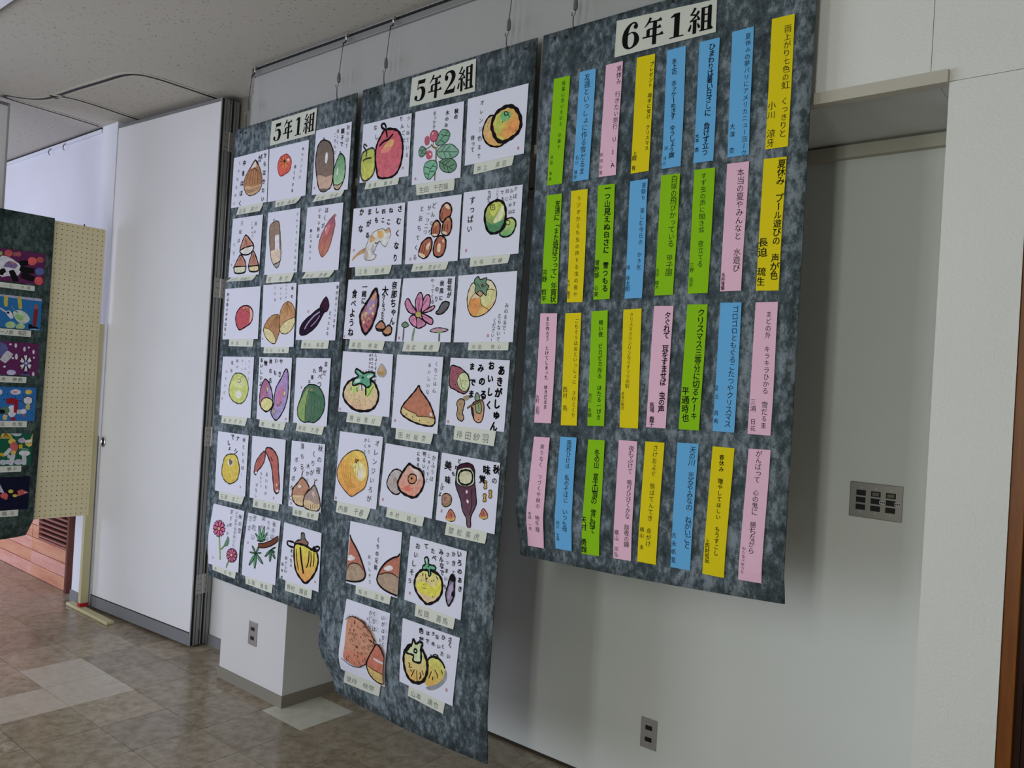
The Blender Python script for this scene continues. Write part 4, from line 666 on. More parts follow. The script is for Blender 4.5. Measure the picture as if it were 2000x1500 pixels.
["231","sweet_potato_painting","spotted purple sweet potato and two small chestnuts",[-27709,-676,19911,-24362,-679,19812,-24454,-773,17249,-27726,-768,17344,3311,2568],[["g","8a4a6a","a8404c",[361,80,397,129,415,197,401,295,359,403,294,464,243,426,209,357,200,298,237,238,293,168]],["f","9a7aa8",[283,198,336,158,376,178,354,276,283,297]],["f","c08a5a",[321,158,373,109,378,148,346,178]],["f","b88a6a",[220,298,280,277,274,336,231,347]],["f","d8b868",[372,222,370,229,364,234,355,234,347,229,343,222,344,215,351,210,360,210,368,214]],["f","d8b868",[289,287,287,294,280,299,271,299,263,295,259,287,261,280,267,275,277,275,285,279]],["f","d8b868",[374,290,372,298,366,302,356,302,348,298,344,291,346,283,353,278,362,278,370,283]],["f","d8b868",[271,366,269,373,263,378,253,378,245,374,241,366,243,359,250,354,259,354,267,358]],["f","d8b868",[327,340,325,347,319,352,309,352,301,348,297,341,299,333,306,328,315,328,323,333]],["f","d8b868",[335,247,333,254,326,259,317,259,309,254,305,247,307,239,313,235,323,235,331,239]],["l","5a1a30",7.6,[304,336,321,349,314,361]],["l","5a1a30",7.6,[354,325,371,338,364,350]],["l","5a1a30",7.6,[282,385,299,399,292,411]],["l","5a1a30",7.6,[307,404,324,418,317,430]],["l","5a1a30",7.6,[241,317,258,331,251,343]],["o","1b181b",24.9,[361,80,397,129,415,197,401,295,359,403,294,464,243,426,209,357,200,298,237,238,293,168]],["f","a8683c",[475,349,532,390,510,430,437,428,416,392]],["o","1b181b",13.2,[475,349,532,390,510,430,437,428,416,392]],["f","b07848",[574,383,613,406,607,454,545,470,509,442,541,403]],["o","1b181b",13.2,[574,383,613,406,607,454,545,470,509,442,541,403]],["l","1b181b",12.1,[422,411,479,421,524,413]],["l","1b181b",12.1,[513,447,566,464,602,449]],["t","奈那ちゃん",592,54,608,348,62.4,2,"1b181b"],["t","大",486,100,486,100,68.2,2,"1b181b"],["t","きくなったら",476,146,487,327,37.0,2,"1b181b"],["t","一緒に",226,65,225,184,54.6,2,"1b181b"],["t","食べようね",99,124,93,455,64.3,2,"1b181b"],["r",17,493]],[-27293,-770,17312,-25063,-773,17243,-25134,-789,16882,-27329,-787,16922,2213,381],"尾田 咲栄"],
["232","cosmos_painting","large pink cosmos flower with a fallen dark petal",[-24240,-679,19821,-21346,-680,19788,-21308,-773,17247,-24329,-772,17250,2957,2559],[["f","c4749a",[209,120,246,144,258,237,225,283,188,254,171,180]],["o","1b181b",11.0,[209,120,246,144,258,237,225,283,188,254,171,180]],["f","c4749a",[304,136,338,169,330,237,264,278,250,274,262,172]],["o","1b181b",11.0,[304,136,338,169,330,237,264,278,250,274,262,172]],["f","c4749a",[386,224,383,252,328,274,264,281,300,256]],["o","1b181b",11.0,[386,224,383,252,328,274,264,281,300,256]],["f","c4749a",[258,287,380,330,373,375,285,338]],["o","1b181b",11.0,[258,287,380,330,373,375,285,338]],["f","c4749a",[237,320,314,366,267,398,215,398,205,329]],["o","1b181b",11.0,[237,320,314,366,267,398,215,398,205,329]],["f","c4749a",[196,310,214,394,159,375,120,333,148,301]],["o","1b181b",11.0,[196,310,214,394,159,375,120,333,148,301]],["f","c4749a",[81,164,136,217,189,264,180,292,104,272,53,206]],["o","1b181b",11.0,[81,164,136,217,189,264,180,292,104,272,53,206]],["l","8a4068",4.3,[194,152,218,283]],["l","8a4068",4.3,[221,162,218,283]],["l","8a4068",4.3,[307,164,218,283]],["l","8a4068",4.3,[290,182,218,283]],["l","8a4068",4.3,[125,235,218,283]],["l","8a4068",4.3,[168,347,218,283]],["l","8a4068",4.3,[238,375,218,283]],["l","8a4068",4.3,[275,366,218,283]],["l","8a4068",4.3,[336,334,218,283]],["f","b0a038",[250,294,246,307,232,315,213,315,197,307,190,293,193,280,208,272,226,273,243,281]],["l","5a7a4a",19.9,[189,403,183,450,178,505]],["l","a8c088",9.9,[189,403,183,450,178,505]],["f","5a7a58",[39,380,75,352,123,380,83,399]],["o","1b181b",6.9,[39,380,75,352,123,380,83,399]],["l","6a7068",14.2,[69,399,72,450,73,506]],["f","b88aa0",[366,423,420,403,482,401,560,416,498,434,412,436]],["o","1b181b",6.9,[366,423,420,403,482,401,560,416,498,434,412,436]],["f","8aa060",[494,431,490,439,477,444,460,444,446,439,440,432,444,424,457,420,474,419,488,424]],["l","5a6a60",14.2,[468,443,472,507]],["f","3c363e",[509,194,551,213,517,267,464,294,412,284,440,257,467,212]],["o","1b181b",11.0,[509,194,551,213,517,267,464,294,412,284,440,257,467,212]],["l","7a747c",7.1,[517,212,468,275]],["l","7a747c",7.1,[498,208,454,266]],["t","桜花が",536,39,541,145,51.3,3,"848288"],["t","秋風に",455,52,456,168,44.0,3,"848288"],["t","のり",403,97,405,174,42.2,1,"848288"],["t","やってくる",344,28,364,194,31.2,1,"8c8a90"],["r",26,483]],[-23897,-773,17240,-21864,-773,17241,-21913,-789,16875,-23968,-790,16854,2044,381],"河北 果南"],
["233","persimmon_painting","yellow persimmon with a green leafy calyx",[-21177,-679,19803,-18303,-678,19852,-18238,-771,17285,-21144,-773,17248,2891,2563],[["g","d6d2b0","d8a850",[288,49,346,65,391,128,391,205,352,263,288,305,209,322,155,305,120,247,107,176,124,106,161,64]],["f","d88a2c",[127,203,195,180,249,199,261,260,208,311,154,301]],["f","d0cc88",[250,138,362,118,388,188,328,245,258,234]],["f","d8b060",[260,252,328,245,351,259,287,303,220,316]],["l","4a4028",5.3,[191,136,148,178,126,247]],["l","4a4028",5.3,[235,164,258,234,330,271]],["l","4a4028",5.3,[273,139,328,120,380,132]],["d","4a4020",2.6,[162,196,184,188,209,202,176,223,200,232,222,220,154,240,321,168,344,177,323,189,351,195,310,180]],["o","1c1a14",7.8,[288,49,346,65,391,128,391,205,352,263,288,305,209,322,155,305,120,247,107,176,124,106,161,64]],["f","487856",[166,51,202,18,230,43,289,32,285,71,317,98,297,132,293,166,243,131,217,159,181,128,187,92]],["o","1b181b",7.8,[166,51,202,18,230,43,289,32,285,71,317,98,297,132,293,166,243,131,217,159,181,128,187,92]],["f","b88a60",[209,137,237,129,264,148,247,169,217,159]],["o","1b181b",6.5,[209,137,237,129,264,148,247,169,217,159]],["l","6a3428",18.7,[246,95,258,78]],["l","2a4a34",5.3,[236,112,197,66]],["l","2a4a34",5.3,[246,103,291,88]],["t","みのるまで、",501,247,486,453,34.5,0,"1b181b"],["t","とらないで",441,321,439,491,32.7,0,"1b181b"],["t","ください!",396,354,382,499,31.0,0,"1b181b"],["r",340,465]],[-20390,-773,17243,-18447,-771,17275,-18431,-784,16990,-20403,-785,16958,1958,285],"河田 晴心"],
["241","persimmon_painting","peach persimmon with green calyx and small chestnut",[-27641,-792,16800,-24462,-796,16726,-24342,-918,14182,-27575,-917,14204,3207,2575],[["g","cfc488","d8ae88",[156,234,234,217,405,232,469,283,499,344,483,416,430,467,338,489,217,486,113,441,56,389,54,324,97,265]],["f","b8cc70",[145,303,216,274,235,329,176,349]],["f","a8c850",[316,293,419,255,414,318,360,369]],["f","dcd8d4",[254,280,314,277,317,308,269,311]],["l","3a8a30",12.3,[144,295,148,326]],["l","3a8a30",12.3,[217,298,233,333]],["l","1b181b",12.3,[279,271,289,322]],["l","1b181b",19.6,[334,291,341,358]],["l","6aa838",9.8,[433,274,360,369]],["d","3a2a20",4.0,[218,394,243,400,268,407,215,418,240,425,265,427,282,418,212,446,237,449,267,451,284,437]],["o","1b181b",22.6,[156,234,234,217,405,232,469,283,499,344,483,416,430,467,338,489,217,486,113,441,56,389,54,324,97,265]],["g","2c8666","3c9a76",[195,143,239,153,291,176,350,162,421,164,430,191,380,221,396,264,352,290,301,270,252,264,180,284,159,262,197,219,232,202,186,172]],["o","1b181b",15.4,[195,143,239,153,291,176,350,162,421,164,430,191,380,221,396,264,352,290,301,270,252,264,180,284,159,262,197,219,232,202,186,172]],["f","b8d8cc",[199,231,259,224,250,249,190,260]],["f","a8d0c0",[341,192,405,176,407,192,355,215]],["f","7abca0",[205,155,234,165,274,187,243,185]],["f","1b181b",[300,210,299,216,293,220,286,221,279,217,276,211,278,205,283,201,291,201,297,204]],["l","1b181b",9.8,[290,173,282,155]],["l","1b181b",9.8,[320,169,322,151]],["f","98948c",[507,81,557,114,581,152,553,191,507,196,463,173,468,130]],["f","c8a078",[509,96,545,126,544,153,491,148]],["f","b08428",[472,153,555,145,553,169,518,182,481,172]],["t","しょくよくのだ",433,17,446,230,26.9,2,"1b181b"],["t","くりとのき",392,17,397,153,23.8,2,"1b181b"],["t","がおいしい",361,21,365,148,23.8,2,"1b181b"],["r",23,493]],[-26974,-917,14198,-24768,-919,14168,-24837,-939,13769,-27006,-938,13797,2188,404],"堺谷英公"],
["242","chestnut_painting","one large pointed chestnut with a tan base",[-24220,-795,16731,-21619,-798,16679,-21560,-941,13721,-24160,-939,13775,2601,2961],[["g","a85a34","ba6840",[279,237,304,272,362,319,415,367,458,429,484,478,483,515,445,539,351,538,254,525,164,500,106,471,100,437,124,394,188,332,246,275]],["f","ceb676",[116,415,179,438,267,457,291,475,374,470,481,476,483,515,444,537,351,537,254,524,164,498,108,471,102,437]],["l","3a2414",6.9,[116,415,179,438,267,457,291,475,374,470,479,476]],["f","d2c4c8",[423,436,443,438,451,463,425,458]],["d","1b181b",3.0,[287,355,297,361,370,382,375,386]],["l","1b181b",6.9,[166,466,169,480]],["l","1b181b",6.9,[232,480,237,493]],["l","1b181b",6.9,[317,501,323,513]],["l","1b181b",5.8,[412,503,411,518]],["o","1b181b",14.5,[279,237,304,272,362,319,415,367,458,429,484,478,483,515,445,539,351,538,254,525,164,500,106,471,100,437,124,394,188,332,246,275]],["t","くりごはん",455,56,451,263,34.2,0,"1b181b"],["t","おいしいな",382,70,380,280,31.3,0,"1b181b"],["r",39,532]],[-23900,-940,13753,-21802,-942,13709,-21825,-962,13307,-23858,-960,13343,2065,408],"田村桜奈"],
["243","sweet_potato_painting","cut red sweet potato, peanut and heavy brush writing",[-21226,-798,16662,-18301,-800,16631,-18279,-924,14065,-21164,-922,14113,2905,2561],[["f","86243f",[7,69,75,66,126,82,188,125,212,181,208,231,173,265,115,258,64,239,12,214]],["f","c6cd98",[157,106,197,125,213,188,199,231,162,248,111,222,86,173,110,122]],["o","3a4a28",6.3,[157,106,197,125,213,188,199,231,162,248,111,222,86,173,110,122]],["o","1b181b",9.4,[7,69,75,66,126,82,188,125,212,181,208,231,173,265,115,258,64,239,12,214]],["d","3a1020",4.9,[40,104,80,116,38,176,70,203,144,170,173,169]],["l","7a8a50",5.4,[102,137,127,186,140,221,180,232]],["f","a48456",[149,305,180,325,171,375,165,411,183,445,166,471,126,460,108,423,113,379,99,345,116,315]],["o","1b181b",8.4,[149,305,180,325,171,375,165,411,183,445,166,471,126,460,108,423,113,379,99,345,116,315]],["f","8a7850",[157,291,213,273,225,297,189,317]],["g","a87850","ca8c64",[329,300,368,325,376,394,363,450,333,468,294,456,266,417,251,369,266,326]],["o","1b181b",8.4,[329,300,368,325,376,394,363,450,333,468,294,456,266,417,251,369,266,326]],["f","2a2a24",[252,362,270,367,288,443,266,417]],["f","7a9460",[311,308,346,334,351,382,330,401,300,386,291,338]],["o","1b181b",6.3,[311,308,346,334,351,382,330,401,300,386,291,338]],["l","4a3a20",5.4,[318,329,328,384]],["f","6a8668",[295,250,321,273,316,308,282,303,279,272]],["o","1b181b",7.3,[295,250,321,273,316,308,282,303,279,272]],["l","2a2016",16.2,[209,372,249,348,312,319,382,279]],["l","8a6a48",8.6,[213,370,249,348,312,319,380,281]],["d","2a1a10",4.9,[330,443,134,349,131,414]],["t","あきがしゅん",510,76,482,481,72.5,4,"1b181b"],["t","おいしく",412,45,420,332,64.2,4,"1b181b"],["t","みのる",312,67,360,260,64.2,4,"1b181b"],["t","まで",227,60,242,176,58.6,4,"1b181b"],["t","ま",240,264,240,264,55.8,4,"1b181b"],["r",25,487]],[-20703,-923,14094,-18674,-924,14061,-18699,-952,13520,-20712,-948,13592,2022,522],"持田紗羽"],
["251","orange_painting","large bright orange",[-27324,-959,13377,-24585,-960,13360,-24595,-1100,10422,-27274,-1099,10439,2709,2941],[["g","e2bc40","de8e2c",[189,148,270,139,331,157,380,220,407,308,398,384,372,441,296,489,224,525,141,494,47,428,10,363,22,291,89,205]],["f","e4d890",[206,270,295,229,372,282,371,357,293,382]],["f","e0d4c4",[273,324,325,279,346,345,296,363]],["f","e0a030",[23,298,80,230,145,261,127,387,57,412]],["l","b87a20",4.7,[48,257,89,377,174,466]],["l","b87a20",4.7,[80,269,116,382,195,464]],["l","b87a20",4.7,[112,281,144,388,216,461]],["l","b87a20",4.7,[144,292,171,394,238,458]],["l","b87a20",4.7,[175,304,198,400,259,455]],["l","e8c050",4.7,[100,196,137,286,176,397]],["l","e8c050",4.7,[136,193,172,281,200,394]],["l","e8c050",4.7,[171,189,207,277,223,391]],["l","e8c050",4.7,[206,185,242,273,247,388]],["l","e8c050",4.7,[241,181,277,270,270,385]],["l","7a3a1c",8.3,[228,210,247,219,275,215,254,230,248,246,235,224,227,245]],["l","6a4a20",3.5,[212,308,231,275,245,289]],["o","4a4840",9.1,[189,148,270,139,331,157,380,220,407,308,398,384,372,441,296,489,224,525,141,494,47,428,10,363,22,291,89,205]],["t","オレンジいろが",482,58,446,514,48.8,0,"1b181b"],["t","しゅう",379,42,388,136,32.0,0,"1b181b"],["t","かくた",336,46,340,141,30.5,0,"1b181b"],["r",24,565]],[-27087,-1100,10425,-24949,-1100,10421,-25093,-1121,9943,-27111,-1120,9962,2078,482],"内藤 千春"],
["252","persimmon_painting","pinkish persimmon overlapping a grey one",[-24396,-971,13126,-21408,-976,13042,-21434,-1096,10520,-24439,-1091,10622,2998,2516],[["g","b4aca8","a49494",[156,190,222,203,211,270,192,317,235,354,187,387,119,372,69,328,72,276,106,219]],["o","1b181b",11.9,[156,190,222,203,211,270,192,317,235,354,187,387,119,372,69,328,72,276,106,219]],["f","9a7a58",[180,275,177,285,167,293,152,295,140,291,134,281,137,271,147,263,162,261,174,265]],["d","1b181b",4.3,[156,260,141,302,110,315,167,331,191,346]],["g","cca090","d8866a",[296,130,350,145,425,159,467,203,480,258,449,327,395,375,322,376,235,354,190,302,208,248,242,192]],["f","d8583c",[262,320,311,298,355,313,327,339,285,338]],["f","d8c8c0",[311,161,395,164,432,208,396,242,355,176]],["f","c07a48",[338,202,386,208,394,242,369,271,323,275,301,249,310,219]],["o","1b181b",9.7,[338,202,386,208,394,242,369,271,323,275,301,249,310,219]],["f","1b181b",[352,234,351,240,346,245,339,246,333,243,330,238,331,232,336,227,343,226,349,229]],["d","3a2a2a",4.3,[289,222,252,329,428,252,436,236,415,268,321,293,365,311]],["o","1b181b",20.5,[296,130,350,145,425,159,467,203,480,258,449,327,395,375,322,376,235,354,190,302,208,248,242,192]],["t","かふうは",560,49,555,208,35.9,0,"1b181b"],["t","じゅくすと",505,39,511,224,30.2,0,"1b181b"],["t","明るい色",453,31,463,172,33.0,1,"1b181b"],["t","になる",390,37,395,122,30.2,2,"1b181b"],["r",39,450]],[-23967,-1092,10595,-21856,-1096,10520,-21909,-1112,10150,-23997,-1109,10213,2101,379],"中村 晴斗"],
["253","sweet_potato_painting","upright purple sweet potato, peanuts and chestnuts",[-21224,-975,13056,-18324,-980,12959,-18294,-1100,10435,-21228,-1096,10519,2919,2534],[["g","4a1836","54203c",[179,81,250,47,315,48,347,84,355,157,372,222,392,319,371,376,350,426,354,499,322,501,306,441,264,394,237,324,202,269,173,219,169,151]],["o","1b181b",9.1,[179,81,250,47,315,48,347,84,355,157,372,222,392,319,371,376,350,426,354,499,322,501,306,441,264,394,237,324,202,269,173,219,169,151]],["f","c6cdac",[191,100,254,77,309,76,346,118,349,185,280,216,205,214,175,184,178,129]],["o","1b181b",7.1,[191,100,254,77,309,76,346,118,349,185,280,216,205,214,175,184,178,129]],["o","1c2414",16.1,[256,97,312,100,335,140,322,182,269,204,217,198,194,161,207,118]],["f","c8c4a2",[257,104,308,107,326,141,312,178,268,197,226,190,206,159,217,123]],["f","d8c8d0",[299,250,298,258,293,264,287,265,282,261,279,253,280,245,284,239,290,238,296,243]],["f","d8c8d0",[316,316,318,324,315,331,309,333,302,330,296,323,294,315,296,308,303,306,310,309]],["l","7a3a58",5.2,[266,252,285,337,320,398]],["l","2a0c20",6.2,[336,227,350,346,331,416]],["f","bc902e",[456,145,475,149,474,173,480,195,463,205,450,199,453,176,445,157]],["o","1b181b",6.0,[456,145,475,149,474,173,480,195,463,205,450,199,453,176,445,157]],["f","bc902e",[510,203,529,207,528,230,534,252,517,262,504,257,507,233,500,215]],["o","1b181b",6.0,[510,203,529,207,528,230,534,252,517,262,504,257,507,233,500,215]],["f","bc902e",[459,238,478,241,477,265,483,287,466,297,453,292,456,268,449,249]],["o","1b181b",6.0,[459,238,478,241,477,265,483,287,466,297,453,292,456,268,449,249]],["f","8a6a34",[51,313,92,294,140,313,143,360,104,393,58,388,47,349]],["o","1b181b",7.1,[51,313,92,294,140,313,143,360,104,393,58,388,47,349]],["f","b87a68",[59,322,103,308,121,336,82,370,57,361]],["l","1b181b",5.2,[66,321,73,358]],["l","1b181b",5.2,[81,319,87,356]],["l","1b181b",5.2,[95,317,101,353]],["f","c4603c",[142,404,193,440,192,478,153,492,108,482,111,455]],["o","1b181b",6.0,[142,404,193,440,192,478,153,492,108,482,111,455]],["f","c8a030",[109,478,151,476,192,456,190,478,152,491,115,488]],["f","c4603c",[463,345,504,376,503,407,471,419,435,410,438,387]],["o","1b181b",6.0,[463,345,504,376,503,407,471,419,435,410,438,387]],["f","c8a030",[436,407,469,406,503,389,501,408,471,418,440,415]],["l","5a1a10",4.2,[129,435,134,464]],["l","5a1a10",4.2,[142,425,147,455]],["l","5a1a10",4.2,[158,429,164,459]],["l","5a1a10",4.2,[452,372,456,401]],["l","5a1a10",4.2,[469,365,473,394]],["l","5a1a10",4.2,[482,370,487,399]],["t","秋",555,51,555,51,64.5,3,"2a282c"],["t","の",544,132,544,132,43.0,1,"1b181b"],["t","味",464,68,464,68,67.2,3,"2a282c"],["t","覚",430,139,430,139,61.8,3,"2a282c"],["t","どれも",190,40,141,141,33.6,3,"3a383c"],["t","美",80,88,80,88,69.9,3,"4a484c"],["t","味",89,194,89,194,60.5,3,"4a484c"],["t","しい",42,242,35,267,29.6,2,"4a484c"],["t","よ",22,311,22,311,33.6,2,"4a484c"],["r",54,432]],[-20666,-1097,10496,-18663,-1099,10438,-18704,-1117,10031,-20709,-1117,10037,2004,436],"御松美虎"],
["261","chestnut_painting","two big chestnuts cropped by both card edges",[-26108,-1129,9742,-22985,-1128,9757,-22939,-1214,7213,-26060,-1214,7199,3122,2545],[["f","ae5836",[10,114,37,153,95,204,154,268,203,339,234,393,223,434,175,463,95,482,1,491,1,375,7,239,10,144]],["f","a08468",[1,404,29,357,79,334,151,335,206,371,214,429,165,462,3,490]],["l","1b181b",9.1,[1,404,29,357,79,334,151,335,206,371]],["f","dcd4d4",[1,288,41,274,95,291,56,318,2,321]],["l","1b181b",17.2,[10,114,37,153,95,204,154,268,203,339,234,393,223,434,175,463,95,483,1,491]],["d","4a3828",2.6,[33,396,62,371,95,385,123,360,156,380,67,417,109,423,149,415,179,403,49,447,92,453,142,443]],["f","ae5836",[623,164,623,324,623,491,552,487,464,472,403,445,378,411,390,364,419,313,471,258,542,213,597,191]],["f","a08468",[623,353,555,333,479,340,405,367,382,411,413,450,494,479,623,490]],["l","1b181b",9.1,[623,353,555,333,479,340,405,367]],["f","dcd4d4",[448,314,492,280,545,277,552,301,497,321]],["l","1b181b",17.2,[623,163,597,191,542,213,471,258,419,313,390,364,378,411,403,445,464,472,552,487,623,491]],["d","4a3828",2.6,[446,386,482,366,521,371,560,377,468,414,515,411,563,414,602,426,490,448,548,449,587,461,430,421]],["t","くりの兄弟",362,98,351,320,36.6,1,"1b181b"],["t","おいしそう",270,251,294,446,30.1,0,"1b181b"]],[-25442,-1215,7188,-23328,-1214,7196,-23362,-1222,6868,-25429,-1222,6866,2090,326],"桜月 百華"],
["262","persimmon_painting","round yellow persimmon beside a thin purple aubergine",[-22503,-1130,9713,-19536,-1134,9619,-19573,-1216,7124,-22557,-1213,7240,2977,2486],[["g","d8cc6a","d8b890",[140,246,199,220,313,219,368,249,388,299,383,361,339,421,258,466,213,459,136,416,98,362,102,298]],["f","d8ce1e",[113,340,194,314,302,332,377,253,387,324,343,383,259,404,151,393]],["o","1b181b",21.1,[140,246,199,220,313,219,368,249,388,299,383,361,339,421,258,466,213,459,136,416,98,362,102,298]],["f","40a274",[194,124,218,135,230,173,280,171,304,184,293,205,249,209,259,243,239,257,223,214,178,226,165,202,192,179,179,143]],["o","1b181b",12.8,[194,124,218,135,230,173,280,171,304,184,293,205,249,209,259,243,239,257,223,214,178,226,165,202,192,179,179,143]],["f","a8d0bc",[208,148,211,161,209,169,204,171,197,165,192,154,189,142,191,133,196,131,203,137]],["f","1b181b",[234,187,233,191,230,195,225,196,221,194,219,191,220,186,223,183,228,182,232,184]],["l","1b181b",8.5,[176,250,176,275]],["l","1b181b",7.6,[203,250,220,308]],["l","1b181b",7.6,[229,275,209,292]],["l","1b181b",6.6,[316,243,341,268]],["d","1b181b",4.9,[167,308,197,332,298,401,295,281,274,289]],["l","6a6420",3.8,[187,357,209,360,230,354]],["g","4a3a5c","8a7aa0",[475,194,506,211,509,265,514,335,499,381,467,425,441,383,431,337,445,286,455,229]],["f","a090b0",[459,294,487,252,494,310,469,376,452,369]],["f","1b181b",[459,228,475,196,506,211,507,241,460,240]],["f","1b181b",[488,324,514,299,514,347,491,347]],["o","1b181b",12.8,[475,194,506,211,509,265,514,335,499,381,467,425,441,383,431,337,445,286,455,229]],["t","いろのあき",528,33,566,278,40.4,2,"1b181b"],["t","かきと",472,45,490,176,35.5,1,"1b181b"],["t","さつまいも",414,60,419,297,30.6,1,"1b181b"],["t","みんなで",344,56,372,202,40.4,2,"1b181b"],["t","たべ",257,65,279,113,37.9,2,"1b181b"],["t","て",183,44,183,44,37.9,2,"1b181b"],["t","おいしそう",94,62,43,340,41.6,1,"1b181b"],["r",55,433]],[-21930,-1214,7201,-19853,-1216,7141,-19899,-1226,6713,-21934,-1225,6749,2057,442],"松岡 喜馬"],
["271","chestnut_burr_painting","spiny orange chestnut burr with a chestnut",[-25940,-1229,6562,-23279,-1229,6547,-23423,-1127,3591,-26330,-982,3491,2787,3033],[["f","c07e5a",[50,162,93,127,160,118,255,135,340,174,403,225,434,284,423,345,392,418,346,467,271,509,182,518,117,503,62,482,61,365,52,248]],["f","c06a48",[62,482,89,418,184,395,337,403,346,467,271,508,182,518]],["l","3a1c10",4.6,[161,338,170,356]],["l","3a1c10",4.6,[210,349,222,367]],["l","3a1c10",4.6,[257,134,276,150]],["l","3a1c10",4.6,[105,464,105,486]],["l","3a1c10",4.6,[145,223,155,242]],["l","3a1c10",4.6,[406,252,434,266]],["l","3a1c10",4.6,[355,266,379,281]],["l","3a1c10",4.6,[267,164,287,180]],["l","3a1c10",4.6,[314,424,332,440]],["l","3a1c10",4.6,[269,387,285,404]],["l","3a1c10",4.6,[272,130,293,146]],["l","3a1c10",4.6,[336,314,358,329]],["l","3a1c10",4.6,[144,146,155,164]],["l","3a1c10",4.6,[364,263,389,277]],["l","3a1c10",4.6,[341,422,362,437]],["l","3a1c10",4.6,[342,437,362,453]],["l","3a1c10",4.6,[231,419,244,437]],["l","3a1c10",4.6,[255,465,266,483]],["l","3a1c10",4.6,[102,226,109,246]],["l","3a1c10",4.6,[394,242,421,256]],["l","3a1c10",4.6,[274,219,293,235]],["l","3a1c10",4.6,[240,259,256,276]],["l","3a1c10",4.6,[202,344,214,362]],["l","3a1c10",4.6,[299,442,316,458]],["l","3a1c10",4.6,[332,443,351,459]],["l","3a1c10",4.6,[279,166,299,181]],["l","3a1c10",4.6,[383,295,408,309]],["l","3a1c10",4.6,[297,180,318,195]],["l","3a1c10",4.6,[359,302,383,317]],["l","3a1c10",4.6,[141,159,151,177]],["l","3a1c10",4.6,[130,444,133,464]],["l","3a1c10",4.6,[190,181,204,199]],["l","3a1c10",4.6,[196,415,206,434]],["l","3a1c10",4.6,[251,127,271,143]],["l","3a1c10",4.6,[306,223,328,238]],["l","3a1c10",4.6,[276,484,288,503]],["l","3a1c10",4.6,[150,162,162,180]],["l","3a1c10",4.6,[245,123,264,140]],["l","3a1c10",4.6,[138,291,146,310]],["l","3a1c10",4.6,[258,168,277,184]],["l","3a1c10",4.6,[116,474,115,496]],["l","3a1c10",4.6,[210,486,217,506]],["l","3a1c10",4.6,[368,226,394,240]],["l","3a1c10",4.6,[234,311,248,329]],["l","3a1c10",4.6,[299,325,318,341]],["l","3a1c10",4.6,[273,340,290,357]],["l","3a1c10",4.6,[391,269,417,283]],["l","3a1c10",4.6,[238,387,251,404]],["l","3a1c10",4.6,[143,249,152,268]],["l","3a1c10",4.6,[403,272,431,285]],["l","3a1c10",4.6,[226,120,244,137]],["l","3a1c10",4.6,[223,337,236,354]],["l","3a1c10",4.6,[94,381,97,401]],["l","3a1c10",4.6,[258,131,278,147]],["l","3a1c10",4.6,[285,279,304,295]],["l","3a1c10",4.6,[295,234,315,249]],["l","3a1c10",4.6,[329,371,349,387]],["l","3a1c10",4.6,[332,456,350,473]],["l","3a1c10",4.6,[159,305,169,323]],["l","3a1c10",4.6,[264,229,282,245]],["l","3a1c10",4.6,[187,244,199,261]],["l","3a1c10",4.6,[209,346,221,364]],["l","3a1c10",4.6,[170,272,181,290]],["l","3a1c10",4.6,[284,381,301,398]],["l","3a1c10",4.6,[162,215,173,233]],["l","3a1c10",4.6,[328,183,352,198]],["l","3a1c10",4.6,[136,302,144,321]],["l","3a1c10",4.6,[284,141,305,157]],["l","3a1c10",4.6,[174,254,185,273]],["l","3a1c10",4.6,[351,253,375,268]],["l","3a1c10",4.6,[341,154,366,169]],["l","3a1c10",4.6,[202,369,213,387]],["l","3a1c10",4.6,[369,253,394,268]],["l","3a1c10",4.6,[125,185,134,203]],["l","3a1c10",4.6,[233,187,250,203]],["l","3a1c10",4.6,[367,400,390,415]],["l","3a1c10",4.6,[123,245,131,264]],["l","3a1c10",4.6,[356,329,379,344]],["l","3a1c10",4.6,[336,221,360,236]],["l","3a1c10",4.6,[106,254,112,274]],["l","3a1c10",4.6,[327,195,351,210]],["l","3a1c10",4.6,[188,283,200,301]],["l","2a1810",4.6,[61,138,64,121]],["l","2a1810",4.6,[93,125,96,108]],["l","2a1810",4.6,[126,120,129,103]],["l","2a1810",4.6,[166,120,170,103]],["l","2a1810",4.6,[208,127,211,110]],["l","2a1810",4.6,[249,133,252,116]],["l","2a1810",4.6,[291,153,295,136]],["l","2a1810",4.6,[333,169,337,152]],["l","2a1810",4.6,[371,196,375,180]],["l","2a1810",4.6,[398,227,402,210]],["l","2a1810",4.6,[419,258,423,241]],["l","1b181b",8.1,[50,162,93,127,160,118,255,135,340,174,403,225,434,284,423,345,392,418,346,467,271,509,182,518,117,503,62,482]],["f","b85836",[459,270,510,294,556,353,556,576,497,579,427,552,383,502,370,446,388,390,429,314]],["f","c6a64e",[383,466,462,483,556,495,556,575,497,577,429,552,386,502]],["l","1b181b",6.9,[383,466,462,483,556,495]],["l","e0d8dc",18.5,[440,389,504,401,556,403]],["l","1b181b",13.9,[556,577,497,579,427,552,383,502,370,446,388,390,429,314,459,272,510,294,556,354]],["d","5a4418",3.7,[399,498,439,537,481,529,540,542,456,513,497,472]],["t","いがはちく",500,45,535,252,34.3,1,"1b181b"],["t","ちく",495,229,498,272,31.3,1,"1b181b"],["t","くりは",394,37,409,158,37.3,1,"1b181b"],["t","おいしい",347,38,355,140,31.3,1,"1b181b"],["r",299,103]],[-26036,-1000,3500,-23715,-1118,3588,-23965,-927,3009,-26596,-587,2771,2495,834],"望月 咲弥"],
